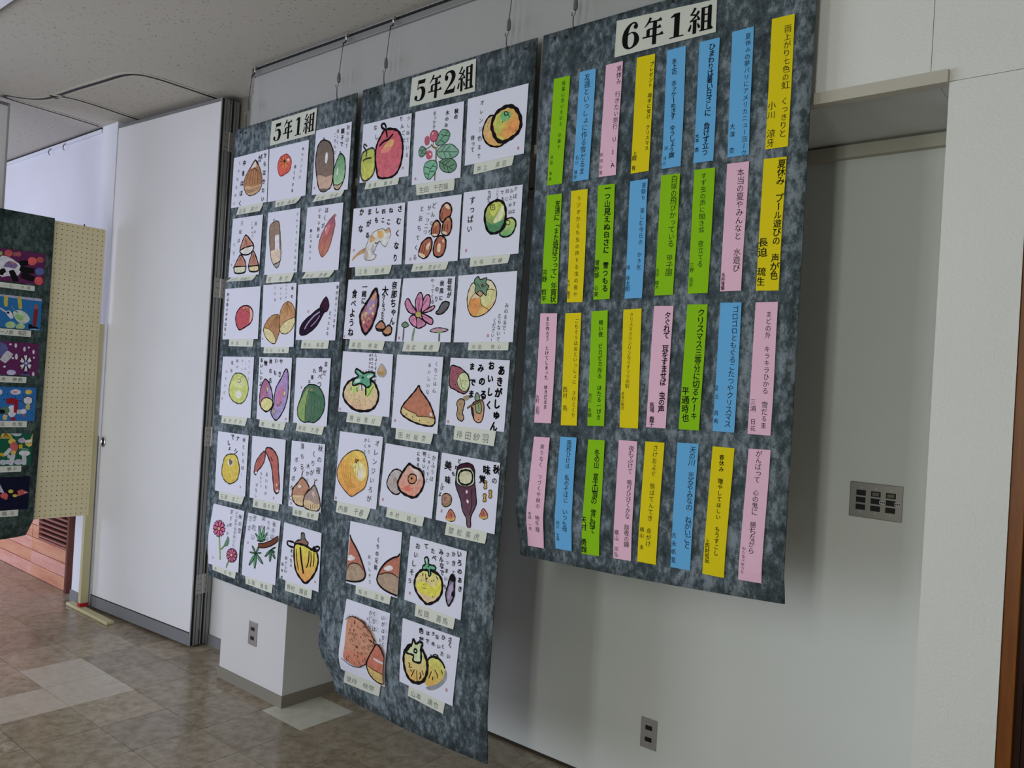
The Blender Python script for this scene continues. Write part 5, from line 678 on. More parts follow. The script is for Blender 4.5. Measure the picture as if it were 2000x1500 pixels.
["272","persimmon_painting","two yellow persimmons, one with a star calyx",[-22557,-1229,6530,-19544,-1230,6489,-19702,-1230,3963,-22534,-1232,4084,2924,2489],[["f","84848c",[472,262,501,286,495,343,428,414,347,456,296,448,371,411,440,363]],["g","c8cc52","cf9c28",[354,204,409,201,470,243,478,306,440,363,371,411,316,432,279,406,304,332,296,260]],["l","1b181b",17.6,[287,263,310,223,354,200,405,201,449,223,476,254]],["l","1b181b",9.3,[355,210,316,195]],["l","1b181b",9.3,[344,193,365,181,398,185,364,207,392,206]],["l","1b181b",8.3,[345,313,323,373]],["l","1b181b",8.3,[375,291,407,321,414,345]],["l","1b181b",8.3,[441,271,459,298]],["l","1b181b",9.3,[363,347,362,374]],["g","ccd08a","d2a034",[69,210,124,174,220,181,268,222,298,280,296,347,265,411,200,445,130,446,76,407,45,341,40,273]],["o","1b181b",25.0,[69,210,124,174,220,181,268,222,298,280,296,347,265,411,200,445,130,446,76,407,45,341,40,273]],["l","3a2410",9.3,[166,353,133,418]],["l","3a2410",9.3,[191,352,203,430]],["l","3a2410",9.3,[225,355,244,397]],["l","3a2410",9.3,[247,335,265,364]],["l","3a2410",9.3,[123,366,139,375]],["l","3a2410",9.3,[241,371,226,409]],["l","1b181b",7.2,[94,320,114,327,106,350,140,343]],["f","c2d09e",[133,127,161,158,196,134,230,138,216,182,225,220,222,282,145,291,146,250,72,250,88,211,119,175]],["o","1b181b",17.0,[133,127,161,158,196,134,230,138,216,182,225,220,222,282,145,291,146,250,72,250,88,211,119,175]],["o","1b181b",14.0,[151,201,174,197,178,217,153,224]],["t","さく",498,36,504,73,34.7,2,"3a383c"],["t","ひく",432,37,436,103,33.4,2,"3a383c"],["t","ない",370,48,394,114,32.1,2,"3a383c"],["t","きめ",329,35,338,108,29.4,2,"4a484c"],["t","はで",275,45,277,105,30.7,2,"1b181b"],["t","色だ",205,44,214,110,48.1,3,"1b181b"],["t","たい",436,155,500,156,30.7,2,"5a585c"],["r",513,400]],[-22022,-1231,4055,-20094,-1231,3977,-20200,-1176,3516,-22104,-1166,3635,1919,454],"山本 達也"],
]
STRIPS_DATA=[
["a1","green",[-17190,-630,26556,-16494,-630,26540,-16568,-630,22807,-17216,-630,22810,672,3740],[["t","後輩に思いを伝え 卒業す",86,44,84,489,27.4,0,"1b181b"],["t","池迫 美香",26,553,25,705,23.9,0,"1b181b"]]],
["a2","blue",[-16095,-630,26573,-15433,-630,26568,-15457,-630,22817,-16130,-630,22821,668,3751],[["t","友達といっしょに作る雪だるま",68,46,74,688,42.3,0,"1b181b"],["t","石川 蓮奈",27,590,20,723,25.6,0,"1b181b"]]],
["a3","pink",[-15037,-630,26598,-14381,-630,26593,-14392,-630,22839,-15071,-630,22845,668,3753],[["t","夏休み 行きたい旅行 U.S.A",110,44,103,682,35.9,0,"1b181b"],["t","岩迫心愛",12,602,16,723,23.9,0,"1b181b"]]],
["a4","yellow",[-13848,-630,26588,-13177,-630,26572,-13173,-630,22821,-13837,-630,22811,667,3763],[["t","プレゼント 両手に受け クリスマス",113,64,109,604,26.4,1,"1b181b"],["t","上岡 有",23,626,21,718,27.5,1,"1b181b"]]],
["a5","blue",[-12749,-630,26572,-12084,-630,26578,-12033,-630,22824,-12703,-630,22814,667,3756],[["t","氷上の ホッケーめざす ゆうしょう旗",57,80,65,673,34.0,1,"1b181b"],["t","浴 洋介",25,623,17,720,23.7,0,"1b181b"]]],
["a6","blue",[-11637,-630,26589,-10971,-630,26584,-10964,-630,22854,-11616,-630,22862,659,3729],[["t","ひまわりは暑い日ざしに 負けず立つ",86,47,74,689,38.8,1,"1b181b"],["t","大本 杏",16,581,18,666,25.0,1,"1b181b"]]],
["a7","blue",[-10584,-630,26657,-9917,-630,26667,-9838,-630,22878,-10507,-630,22885,668,3781],[["t","夏休みの夢パリにアメリカニューヨーク",102,50,102,742,31.7,0,"1b181b"],["t","大澤 杏",26,576,26,717,31.7,0,"1b181b"]]],
["a8","yellow",[-9373,-630,26745,-8706,-630,26727,-8685,-630,22949,-9352,-630,22957,668,3783],[["t","雨上がり七色の虹 くっきりと",97,77,100,677,40.0,0,"1b181b"],["t","小川 涼牙",25,506,29,723,42.4,0,"1b181b"]]],
["b1","green",[-17199,-630,22463,-16559,-630,22462,-16482,-630,18651,-17195,-630,18660,677,3807],[["t","友達に「また遊ぼうって」年賀状",103,68,101,732,44.6,1,"1b181b"],["t","河野 哲平",17,546,23,727,37.2,1,"1b181b"]]],
["b2","yellow",[-16161,-630,22502,-15474,-630,22496,-15422,-630,18674,-16074,-630,18676,670,3824],[["t","ラジオからも虫の声する虫の夜や",66,57,71,711,30.2,0,"1b181b"],["t","木村 陽宏",6,621,13,727,21.8,0,"1b181b"]]],
["b3","green",[-15069,-630,22564,-14401,-630,22552,-14348,-630,18753,-14999,-630,18742,659,3811],[["t","一つ山見えぬ白さに 雪つもる",77,27,90,691,43.6,2,"1b181b"],["t","曽野部 心実",19,516,20,726,31.8,1,"1b181b"]]],
["b4","blue",[-13829,-630,22558,-13165,-630,22560,-13140,-630,18760,-13786,-630,18742,655,3808],[["t","夏祭り 楽しむ今日の かき氷",106,39,93,563,30.9,0,"1b181b"],["t","垰 咲太朗",15,560,18,698,29.7,0,"1b181b"]]],
["b5","green",[-12707,-630,22615,-12041,-630,22598,-12038,-630,18824,-12697,-630,18819,663,3785],[["t","白球の飛びかっている 甲子園",95,32,95,616,40.0,0,"1b181b"],["t","田中 輝大",10,601,14,704,23.3,0,"1b181b"]]],
["b6","green",[-11568,-630,22645,-10877,-630,22632,-10892,-630,18850,-11552,-630,18844,675,3792],[["t","すず虫の声に聞き耳 夜立てる",64,43,72,580,34.9,0,"1b181b"],["t","三野 佑奈",16,584,19,703,26.2,0,"1b181b"]]],
["b7","pink",[-10505,-630,22692,-9820,-630,22677,-9834,-630,18885,-10499,-630,18881,675,3801],[["t","本当の夏やみんなと 水遊び",89,60,98,626,41.2,0,"1b181b"],["t","永井瑠華",17,662,17,741,23.0,1,"1b181b"]]],
["b8","yellow",[-9379,-630,22687,-8713,-630,22670,-8722,-630,18860,-9392,-630,18872,668,3813],[["t","夏休み プール遊びの 声が色",108,38,103,676,44.6,1,"1b181b"],["t","長迫 琉生",28,485,27,710,47.0,1,"1b181b"]]],
["c1","pink",[-17180,-630,18317,-16441,-630,18310,-16432,-630,14512,-17177,-630,14488,742,3814],[["t","また作ろう とけてしまった ゆきだるま",68,39,89,650,28.4,1,"1b181b"],["t","中村 向旭",15,584,24,689,28.4,0,"1b181b"]]],
["c2","yellow",[-16110,-630,18306,-15454,-630,18319,-15375,-630,14515,-16034,-630,14480,658,3816],[["t","ごちそうは友といっしょに さけとくり",98,56,101,694,28.9,0,"1b181b"],["t","西村 亮",26,520,30,647,36.1,0,"1b181b"]]],
["c3","green",[-15035,-630,18357,-14398,-630,18383,-14286,-630,14582,-14947,-630,14547,650,3807],[["t","暗い夜 ピカピカ光る ほたる一ぴき",78,78,86,706,31.7,1,"1b181b"],["t","西元 幸輝",13,562,15,692,27.0,0,"1b181b"]]],
["c4","yellow",[-13806,-630,18397,-13134,-630,18420,-13020,-630,14599,-13699,-630,14584,676,3819],[["t","クリスマスリンリンならすソリの鈴",63,37,47,495,26.2,0,"1b181b"],["t","長谷川新社",15,544,18,638,20.5,0,"1b181b"]]],
["c5","pink",[-12691,-630,18491,-12010,-630,18484,-12047,-630,14675,-12736,-630,14669,685,3816],[["t","夕ぐれて 耳をすませば 虫の声",103,59,99,644,39.9,2,"1b181b"],["t","馬場 貴子",32,623,39,742,32.2,1,"1b181b"]]],
["c6","green",[-11543,-630,18515,-10870,-630,18507,-10914,-630,14703,-11597,-630,14692,678,3814],[["t","クリスマス三等分に切るケーキ",97,50,95,677,41.8,1,"1b181b"],["t","平通時也",28,528,41,691,42.9,1,"1b181b"]]],
["c7","blue",[-10464,-630,18542,-9793,-630,18541,-9793,-630,14730,-10482,-630,14726,680,3814],[["t","ゴロゴロともぐるこたつやクリスマス",101,40,92,715,37.2,0,"1b181b"],["t","星出 昌希",6,508,18,703,29.3,0,"1b181b"]]],
["c8","pink",[-9373,-630,18532,-8707,-630,18532,-8712,-630,14731,-9399,-630,14729,677,3802],[["t","まどの外 キラキラひかる 雪だるま",85,71,92,706,32.8,0,"1b181b"],["t","三浦 日花",21,573,31,727,30.7,0,"1b181b"]]],
["d1","pink",[-17148,-630,13997,-16450,-630,14022,-16621,-389,10144,-17387,-310,10105,735,3901],[["t","限りなく つづくや秋の 地平線",88,68,97,650,33.9,0,"1b181b"],["t","右田 一幸",30,541,31,651,23.0,0,"1b181b"]]],
["d2","blue",[-16021,-630,14092,-15338,-630,14117,-15380,-494,10274,-16092,-445,10242,699,3850],[["t","風邪ひけば 私のそばに いつも母",81,40,83,624,36.5,0,"1b181b"],["t","村川 七海",26,588,22,699,23.5,0,"1b181b"]]],
["d3","green",[-14885,-630,14095,-14230,-630,14117,-14235,-552,10321,-14955,-516,10271,690,3812],[["t","冬の山 富士山頂の 雪に似て",82,86,82,598,41.8,1,"1b181b"],["t","矢村 勇輝",10,532,21,733,43.1,1,"1b181b"]]],
["d4","pink",[-13705,-630,14178,-13023,-630,14192,-13023,-591,10383,-13699,-572,10357,680,3815],[["t","夜もふけて 鳴りひびくかな 除夜の鐘",97,50,99,661,35.5,0,"1b181b"],["t","横山 宗弘",23,594,23,736,30.6,0,"1b181b"]]],
["d5","yellow",[-12732,-630,14218,-12058,-630,14234,-12128,-606,10428,-12794,-596,10417,671,3804],[["t","さけおよぐ 熊はてんてき 命がけ",75,37,73,637,33.5,0,"1b181b"],["t","横山 湊",22,555,25,667,26.2,0,"1b181b"]]],
["d6","blue",[-11619,-630,14283,-10908,-630,14301,-10964,-610,10472,-11622,-610,10461,684,3826],[["t","天の川 光るやみなの ねがいごと",101,38,107,617,39.5,0,"1b181b"],["t","吉永帆夏",15,568,20,719,31.0,0,"1b181b"]]],
["d7","yellow",[-10456,-630,14273,-9772,-630,14274,-9880,-594,10461,-10563,-606,10458,684,3816],[["t","春休み 増やしてほしい もうすこし",64,60,78,625,28.8,1,"1b181b"],["t","上内村知記",18,566,26,679,26.1,1,"1b181b"]]],
["d8","pink",[-9343,-630,14308,-8693,-630,14326,-8756,-567,10522,-9450,-587,10501,673,3807],[["t","がんばって 心の鬼に 勝ちながら",66,26,66,583,34.7,0,"1b181b"],["t","わたなべゆうり",24,576,23,714,18.7,0,"1b181b"]]],
]
HEADS_DATA=[
["h1","5年1組",[-34304,-630,27881,-30747,-630,27923,-30788,-630,26736,-34341,-630,26689,3555,1190]],
["h2","5年2組",[-24487,-630,28039,-20982,-630,28096,-20949,-630,26828,-24550,-630,26864,3554,1222]],
["h3","6年1組",[-14710,-630,27995,-11140,-630,27797,-11123,-630,26786,-14723,-630,26781,3588,1113]],
]
PICS_DATA=[
["p1","animal_collage","purple picture with a white animal and red balls","5a2650",[-52475,-6400,22000,-52475,-3670,22000,-52475,-3670,20120,-52475,-6400,20120,2730,1880],[["f","b42222",[193,47,186,72,166,90,139,94,117,83,108,61,114,36,135,18,161,14,184,25]],["f","8a1c1c",[240,50,237,65,226,76,212,79,200,71,195,57,198,42,209,31,223,28,235,35]],["f","9c2020",[284,42,279,60,266,72,248,75,234,67,228,52,232,35,246,22,263,19,277,27]],["f","94a83a",[89,64,87,78,79,88,68,90,59,83,55,70,58,56,66,46,76,45,85,51]],["f","a82020",[529,71,522,93,504,108,480,112,460,103,451,83,457,61,476,45,500,41,520,51]],["f","d8383a",[455,98,447,128,423,150,392,155,366,141,355,114,363,83,387,62,418,57,444,70]],["f","2a4894",[541,208,533,235,510,255,480,260,454,247,444,222,452,195,475,175,505,170,530,183]],["f","cc2a30",[535,321,528,352,505,373,476,375,451,362,440,335,448,305,470,283,500,279,524,294]],["f","cfcfd6",[66,110,158,99,238,140,293,186,267,293,159,316,78,322]],["f","6a4888",[108,215,160,141,250,170,227,220,164,215]],["f","c85a4a",[171,145,213,156,193,176]],["l","1b181b",63.9,[270,153,327,138,364,136]],["l","1b181b",75.2,[278,207,353,222,433,216]],["l","1b181b",75.2,[295,283,368,301,438,315]],["l","1b181b",67.7,[189,246,221,311,254,374]],["l","1b181b",56.4,[83,314,96,272,130,253]]],[-52475,-6400,20020,-52475,-4150,20020,-52475,-4150,19720,-52475,-6400,19720,2250,300],"一山 大成"],
["p2","beetle_collage","blue picture with a pale green beetle and leaves","2868a0",[-52475,-6400,19320,-52475,-3710,19320,-52475,-3710,17410,-52475,-6400,17410,2690,1910],[["l","b8b8d0",37.6,[90,6,307,10,533,17]],["l","d0c05a",41.4,[156,9,153,73,160,135]],["l","d0c05a",41.4,[291,4,301,78,311,147]],["f","b8c8b4",[234,196,305,161,376,192,420,264,366,314,286,295]],["f","88b868",[257,234,308,205,353,259,301,282]],["f","98bc80",[270,340,261,365,235,381,202,381,174,373,163,350,172,325,197,307,231,304,258,316]],["f","98bc80",[370,349,362,372,339,381,309,381,284,379,274,358,282,335,305,318,335,315,360,327]],["f","cfcfd6",[161,192,202,182,242,247,217,273,173,226]],["f","1b181b",[199,202,197,211,190,216,181,217,173,213,170,205,173,197,179,191,188,190,196,194]],["l","cfcfd6",18.8,[98,159,135,184,167,200]],["l","6a8a98",15.0,[209,118,253,171,286,190]],["l","8a3030",45.1,[478,104,477,223,469,332]],["f","8a3030",[499,100,496,117,486,128,473,130,461,121,456,104,460,87,470,76,483,74,494,83]],["l","1b181b",45.1,[425,316,431,357,465,356,514,367]],["l","88b0d8",22.6,[424,381,477,376,526,378]]],[-52475,-6400,17360,-52475,-4200,17360,-52475,-4200,16980,-52475,-6400,16980,2200,380],"一ノ倉 拓匠"],
["p3","flower_collage","purple picture with a white flower and raindrops","5c2652",[-52475,-6450,16610,-52475,-3730,16610,-52475,-3730,14680,-52475,-6450,14680,2720,1930],[["f","1e2c80",[214,85,201,133,163,165,114,169,73,142,55,97,68,49,105,17,154,13,196,39]],["l","cfcfd6",86.5,[244,121,210,172,167,234]],["f","cfcfd6",[309,37,307,54,302,64,294,65,287,55,284,39,285,22,291,12,299,11,305,21]],["f","cfcfd6",[404,73,402,90,396,100,387,101,380,91,376,75,378,59,384,48,393,47,400,57]],["f","cfcfd6",[501,99,499,114,494,124,487,125,480,116,477,101,478,85,484,76,491,75,498,84]],["f","cfcfd6",[323,166,322,187,315,200,306,201,298,189,294,168,296,148,302,135,311,134,319,146]],["f","cfcfd6",[252,28,250,35,243,39,235,40,228,36,225,30,227,23,234,18,242,17,249,21]],["f","cfcfd6",[445,50,444,57,438,62,432,62,426,58,424,52,426,45,431,40,437,39,443,43]],["f","cfcfd6",[284,187,282,194,276,198,268,199,261,195,259,188,261,181,267,177,274,176,281,180]],["f","cfcfd6",[205,291,203,298,196,302,187,303,180,299,177,293,179,286,186,281,195,281,202,284]],["f","cfcfd6",[513,364,512,381,506,385,498,385,491,382,488,366,489,349,495,338,503,338,510,348]],["f","cfcfd6",[508,167,506,174,501,178,494,178,489,175,486,169,488,162,493,158,500,158,505,161]],["f","b4acd2",[313,355,305,374,281,385,252,385,227,378,217,360,225,340,248,327,278,326,302,336]],["l","1c2470",18.8,[414,299,415,372]],["f","1c2470",[466,379,455,385,428,385,394,385,366,385,355,384,365,376,393,370,427,368,455,372]],["f","cfcfd6",[425,245,454,243,480,261,470,283,466,309,440,288,423,252]],["o","3a1428",7.3,[425,245,454,243,480,261,470,283,466,309,440,288,423,252]],["f","cfcfd6",[417,258,433,295,437,338,420,335,403,341,401,298,412,259]],["o","3a1428",7.3,[417,258,433,295,437,338,420,335,403,341,401,298,412,259]],["f","cfcfd6",[405,253,393,292,371,317,363,293,350,273,374,251,402,247]],["o","3a1428",7.3,[405,253,393,292,371,317,363,293,350,273,374,251,402,247]],["f","cfcfd6",[401,236,373,238,347,220,356,198,361,173,386,193,403,229]],["o","3a1428",7.3,[401,236,373,238,347,220,356,198,361,173,386,193,403,229]],["f","cfcfd6",[409,222,393,186,389,143,406,146,423,139,425,182,414,222]],["o","3a1428",7.3,[409,222,393,186,389,143,406,146,423,139,425,182,414,222]],["f","cfcfd6",[421,227,433,188,456,163,463,188,476,207,453,230,424,233]],["o","3a1428",7.3,[421,227,433,188,456,163,463,188,476,207,453,230,424,233]],["f","24388a",[445,238,440,255,426,266,407,267,392,258,385,242,390,225,404,214,423,213,438,222]],["f","cfcfd6",[428,239,426,246,420,251,412,252,405,248,402,241,404,234,411,229,418,229,425,233]]],[-52475,-6450,14600,-52475,-4300,14600,-52475,-4300,14240,-52475,-6450,14240,2150,360],"河木 夢帆"],
["p4","robot_collage","blue picture with a red and white figure under the sun","2c66a4",[-52475,-6450,13980,-52475,-3720,13980,-52475,-3720,11990,-52475,-6450,11990,2730,1990],[["f","cac2cc",[380,56,370,74,343,87,308,88,279,77,267,59,277,41,304,28,339,27,368,37]],["f","b88088",[343,59,339,68,327,73,313,74,301,69,296,61,300,52,311,46,326,46,338,51]],["f","d4b41c",[500,52,494,69,477,80,454,81,435,71,427,54,433,37,451,25,473,25,492,35]],["f","cac2cc",[184,62,181,80,170,92,156,92,143,81,138,63,141,45,152,34,167,33,179,44]],["f","cfc8cc",[411,142,450,107,501,121,509,170,478,204,427,190]],["o","1b181b",7.3,[411,142,450,107,501,121,509,170,478,204,427,190]],["l","d4c484",48.9,[463,202,464,263]],["l","a02634",67.7,[231,176,289,163,355,182]],["f","cfcfd6",[341,283,335,324,314,349,286,350,262,325,251,284,257,243,278,217,306,217,330,242]],["f","1e5a30",[273,275,265,301,241,317,211,317,185,302,175,277,183,251,206,235,237,235,262,250]],["f","1b181b",[227,290,221,306,206,315,186,316,170,306,163,291,168,276,183,266,203,266,220,275]],["l","a02634",45.1,[340,192,335,301]],["l","cfcfd6",52.6,[350,291,413,290]],["f","cfcfd6",[452,285,447,303,432,315,413,315,397,304,391,286,395,267,410,255,429,255,445,266]],["f","a02634",[443,334,440,342,432,348,422,348,413,342,410,334,412,325,420,320,431,320,439,325]],["l","d4c484",48.9,[231,326,226,386]],["l","a02634",52.6,[311,359,318,390]],["d","1b181b",6.1,[237,87,325,120,381,161,496,238,511,299,411,93,208,147,535,323]]],[-52475,-6450,11980,-52475,-4130,11980,-52475,-4130,11620,-52475,-6450,11620,2320,360],"田沼 也智"],
["p5","animal_collage","green picture with a fox, trees and a running figure","19543f",[-52475,-6500,11260,-52475,-3770,11260,-52475,-3770,9360,-52475,-6500,9360,2730,1900],[["p","c6a428",[200,59,218,1,260,1,304,1,336,63]],["l","7a6a18",7.5,[260,1,211,57]],["l","7a6a18",7.5,[260,1,236,57]],["l","7a6a18",7.5,[260,1,262,57]],["l","7a6a18",7.5,[260,1,288,58]],["l","7a6a18",7.5,[260,1,314,58]],["f","a8b4b8",[309,1,368,1,424,5,409,29,360,34]],["f","cdb02c",[367,97,360,117,341,129,317,129,297,116,289,96,295,77,314,65,338,65,358,77]],["f","b62e26",[394,166,388,203,368,225,341,224,318,201,308,164,314,127,334,105,361,105,384,128]],["f","c8a830",[376,228,372,244,359,253,342,253,328,242,322,227,326,211,339,202,356,202,370,212]],["l","cfcfd6",45.1,[314,178,284,226,248,255]],["l","cdb02c",33.8,[210,236,254,263]],["l","cfcfd6",52.6,[352,252,337,312,330,374]],["l","cfcfd6",33.8,[302,250,307,293]],["f","a896b4",[470,87,464,104,444,114,420,114,400,103,391,86,398,69,417,58,441,59,462,69]],["p","c6ae46",[439,41,468,84,517,92,545,1,545,88,543,147,510,164,475,139]],["p","cfcfd6",[439,41,468,84,527,73,542,100,474,109]],["d","1b181b",6.1,[491,124,530,119]],["l","cdb02c",41.4,[420,132,425,181]],["f","cfcfd6",[529,238,518,258,488,270,451,269,420,255,407,235,417,215,447,204,485,205,516,218]],["l","cfcfd6",48.9,[465,255,474,377]],["f","2a7a58",[512,195,504,205,482,211,455,210,432,203,423,193,431,183,453,177,480,178,503,185]],["f","a8b0ba",[290,340,283,358,262,369,236,368,214,356,205,337,212,319,233,308,259,309,281,321]],["f","a8b0ba",[333,338,328,353,312,362,292,362,276,351,269,336,274,320,290,311,310,312,326,322]],["f","a8b0ba",[458,342,450,362,426,373,396,372,372,359,362,339,370,319,393,308,423,309,448,322]]],[-52475,-6500,9340,-52475,-4280,9340,-52475,-4280,8980,-52475,-6500,8980,2220,360],"石田 夢夕"],
["p6","bird_collage","navy picture with a red and yellow bird","0f1028",[-52475,-6500,8690,-52475,-3780,8690,-52475,-3780,6720,-52475,-6500,6720,2720,1970],[["p","b4b4c4",[230,81,280,187,235,174]],["f","be2826",[320,218,314,238,294,248,269,247,248,233,239,213,246,194,265,183,290,184,311,198]],["f","be2826",[319,248,315,258,305,263,292,262,280,255,276,245,279,236,290,230,303,231,314,238]],["f","1b181b",[426,203,417,223,391,233,359,231,332,217,321,197,330,177,356,167,388,169,415,183]],["f","c4ac1e",[374,171,370,184,356,191,340,190,326,181,320,168,324,155,337,148,354,149,368,158]],["f","c4ac1e",[419,225,415,235,402,240,386,239,373,232,367,221,371,212,384,206,400,207,414,215]],["p","b02626",[417,167,466,153,538,196,470,219,426,233]],["p","d0c8c8",[490,187,538,196,491,198]]],[-52475,-6500,6730,-52475,-4300,6730,-52475,-4300,6360,-52475,-6500,6360,2200,370],"一 陽斗"],
]

ORD = ('first', 'second', 'third')
ROWS = ('top', 'second', 'third', 'fourth', 'fifth', 'sixth', 'bottom')
CURL = {'111': 6, '112': 9, '113': 7, '121': 10, '122': 4, '123': 9, '131': 2, '132': 3, '133': 2, '212': 7, '213': 4, '221': 8, '222': 6, '223': 4, '232': 3, '242': 7, '251': 4}
def namestrip(root, head, txt, curl, bent=0, wt=0):
    off = 0.0034 if bent else 0.0008
    def lift(a, t):
        t = max(t, 0)
        return curl * 0.001 * t * t * (0.35 + 0.65 * a * a)
    T = Sheet(head, off, lift, bent)
    sl = slab(T, 8 if bent else 5, 4, 'name_slip', 'slip', root, 0.0003, -0.22)
    mb = MB(); n = len(txt.replace(' ', '')); sz = min(T.H * 0.62, T.W * 0.80 / max(len(txt), 3))
    x0 = T.W * 0.14; x1 = T.W * 0.78
    for i, ch in enumerate(txt + ' '):
        if ch == ' ':
            if mb.f: mb.build('handwritten_lettering', 'ink', sl)
            mb = MB(); continue
        put(T, mb, ch, x0 + (x1 - x0) * i / max(len(txt) - 1, 1), T.H * 0.56, sz, wt, lin('74756c'), 0.0004)

for (cid, subj, lab, head, ops, shead, sname) in CARDS_DATA:
    bent = int(cid[0]) if cid[1] in '67' or cid == '151' else 0
    S = Sheet(head, 0.0048 if bent else 0.0030, None, bent)
    o = slab(S, 10 if bent else 2, 10 if bent else 2, 'painting_card', 'paper', None, 0.0008)
    b = 'leftmost' if cid[0] == '1' else 'middle'
    label(o, 'card painted with %s, %s board' % (lab, b), 'painting', 'autumn painting cards on the %s board' % b)
    draw(S, ops, o, subj)
    namestrip(o, shead, sname, CURL.get(cid, 1.5), bent)

COLN = ('first', 'second', 'third', 'fourth', 'fifth', 'sixth', 'seventh', 'last')
ROWN = dict(a='top', b='second', c='third', d='bottom')
for (sid, colr, head, ops) in STRIPS_DATA:
    ph = R.uniform(0, 6); am = R.uniform(0.0006, 0.0022)
    S = Sheet(head, 0.0022, lambda a, t, ph=ph, am=am: am * (1 + math.sin(t * 5.5 + ph)) * (0.4 + 0.6 * a), 3 if sid[0] == 'd' else 0)
    if sid[0] == 'd': S.off = 0.0042
    o = slab(S, 5, 14, 'paper_strip', 'strip_' + colr, None, 0.0005)
    label(o, '%s paper strip with handwritten verse, %s row, %s from the left' % (colr, ROWN[sid[0]], COLN[int(sid[1]) - 1]), 'paper strip', 'verse strips on the right felt board')
    for op in ops: column(S, o, op[1], op[2] / 2000, op[3] / 2000, op[4] / 2000, op[5] / 2000, op[6] / 2000, op[7], lin(op[8]), 0.0005)

# headings in a heavy printed serif, strokes given in a 100 unit box
def vstroke(path, n=6):
    P = catmull([Vector((a, b, c)) for a, b, c in path], False, n); Lf = []; Rt = []
    for i, p in enumerate(P):
        d = P[min(i + 1, len(P) - 1)] - P[max(i - 1, 0)]; d = Vector((d.x, d.y))
        d.normalize(); nn = Vector((-d.y, d.x)) * p.z / 2
        Lf.append(Vector((p.x, p.y)) + nn); Rt.append(Vector((p.x, p.y)) - nn)
    return [(Lf[i], Lf[i + 1], Rt[i + 1], Rt[i]) for i in range(len(P) - 1)]
def ball(x, y, r): return [[Vector((x + r * math.cos(a * 0.5236), y + r * math.sin(a * 0.5236))) for a in range(12)]]
def poly(*q): return [[Vector((q[i], q[i + 1])) for i in range(0, len(q), 2)]]
def hbar(x0, x1, y, t=6, u=11): return poly(x0, y - t / 2, x1, y - t / 2, x1, y + t / 2, x0, y + t / 2) + poly(x1 - u * 1.5, y + t / 2, x1 - u * 0.3, y + u, x1 + u * 0.35, y - t / 2)
def vbar(x0, x1, y0, y1): return poly(x0, y0, x1, y0, x1, y1, x0, y1)
MIN = {'5': poly(27, 96, 30, 78, 75, 78, 80, 96) + poly(27, 96, 32, 96, 30, 52, 25, 54) + vstroke([(26, 53, 4), (38, 60, 6), (52, 60, 11), (66, 50, 22), (71, 32, 26), (63, 13, 20), (46, 3, 7), (30, 4, 6), (16, 12, 8)]) + ball(20, 17, 11),
       '6': ball(70, 81, 10) + vstroke([(76, 84, 6), (68, 94, 7), (54, 95, 7), (38, 84, 14), (26, 63, 24), (23, 38, 26), (28, 16, 20), (44, 3, 7), (60, 6, 9), (74, 20, 22), (76, 36, 22), (68, 53, 13), (54, 60, 5), (40, 57, 5), (28, 45, 6)]),
       '1': vbar(40, 63, 3, 96) + poly(63, 96, 40, 96, 24, 84, 24, 80, 40, 83) + vbar(22, 82, 0, 5),
       '2': ball(25, 70, 12) + vstroke([(15, 76, 6), (25, 90, 8), (44, 95, 8), (62, 89, 19), (72, 72, 25), (64, 52, 19), (44, 32, 10), (20, 10, 6)]) + poly(14, 0, 80, 0, 86, 28, 81, 28, 74, 18, 26, 16, 14, 6),
       '年': vstroke([(36, 101, 12), (27, 84, 9), (10, 67, 3)]) + hbar(28, 84, 84) + hbar(26, 82, 57) + hbar(3, 93, 29) + vbar(47, 65, -5, 84) + vbar(20, 35, 29, 57),
       '組': vstroke([(27, 100, 11), (18, 84, 8), (7, 74, 4)]) + vstroke([(7, 75, 5), (18, 73, 6), (30, 70, 7)]) + vstroke([(42, 84, 11), (26, 62, 8), (6, 48, 4)]) + vstroke([(5, 48, 6), (24, 50, 5), (42, 53, 5)]) + vstroke([(36, 66, 4), (41, 56, 9), (45, 48, 10)]) + vbar(19, 34, -4, 50) + vstroke([(11, 36, 4), (8, 24, 9), (3, 10, 10)]) + vstroke([(38, 36, 4), (42, 26, 9), (46, 16, 10)]) + vbar(52, 66, 4, 95) + vbar(78, 94, 4, 95) + vbar(54, 92, 90, 95) + poly(76, 95, 88, 101, 96, 95) + vbar(60, 84, 61, 67) + vbar(60, 84, 33, 39) + vbar(47, 98, 0, 6) + poly(88, 6, 96, 13, 102, 1)}
for (hid, txt, head), lab in zip(HEADS_DATA, ('leftmost', 'middle', 'right')):
    S = Sheet(head, 0.0026)
    o = slab(S, 4, 2, 'class_sign', 'sign', None, 0.0006)
    label(o, 'pale paper sign reading %s at the top of the %s felt board' % (txt, lab), 'sign', 'class heading signs')
    mb = MB(); n = len(txt); cw = S.W * 0.92 / n; hh = S.H * 0.74; k = 0
    for i, ch in enumerate(txt):
        g = 0.00045
        for q in MIN[ch]:
            pts = [Vector((S.W * 0.055 + cw * i + (p.x - 2) / 100 * cw * (1.0 if ch in '年組' else 1.0), S.H * 0.5 + hh / 2 - p.y / 100 * hh)) for p in q]
            g += 0.000002
            nb = len(mb.v); mb.v += [S.m(p.x, p.y, g) for p in pts]; mb.f.append(list(range(nb, nb + len(pts)))); mb.c.append([lin('121214')] * len(pts))
    mb.build('lettering', 'ink', o)

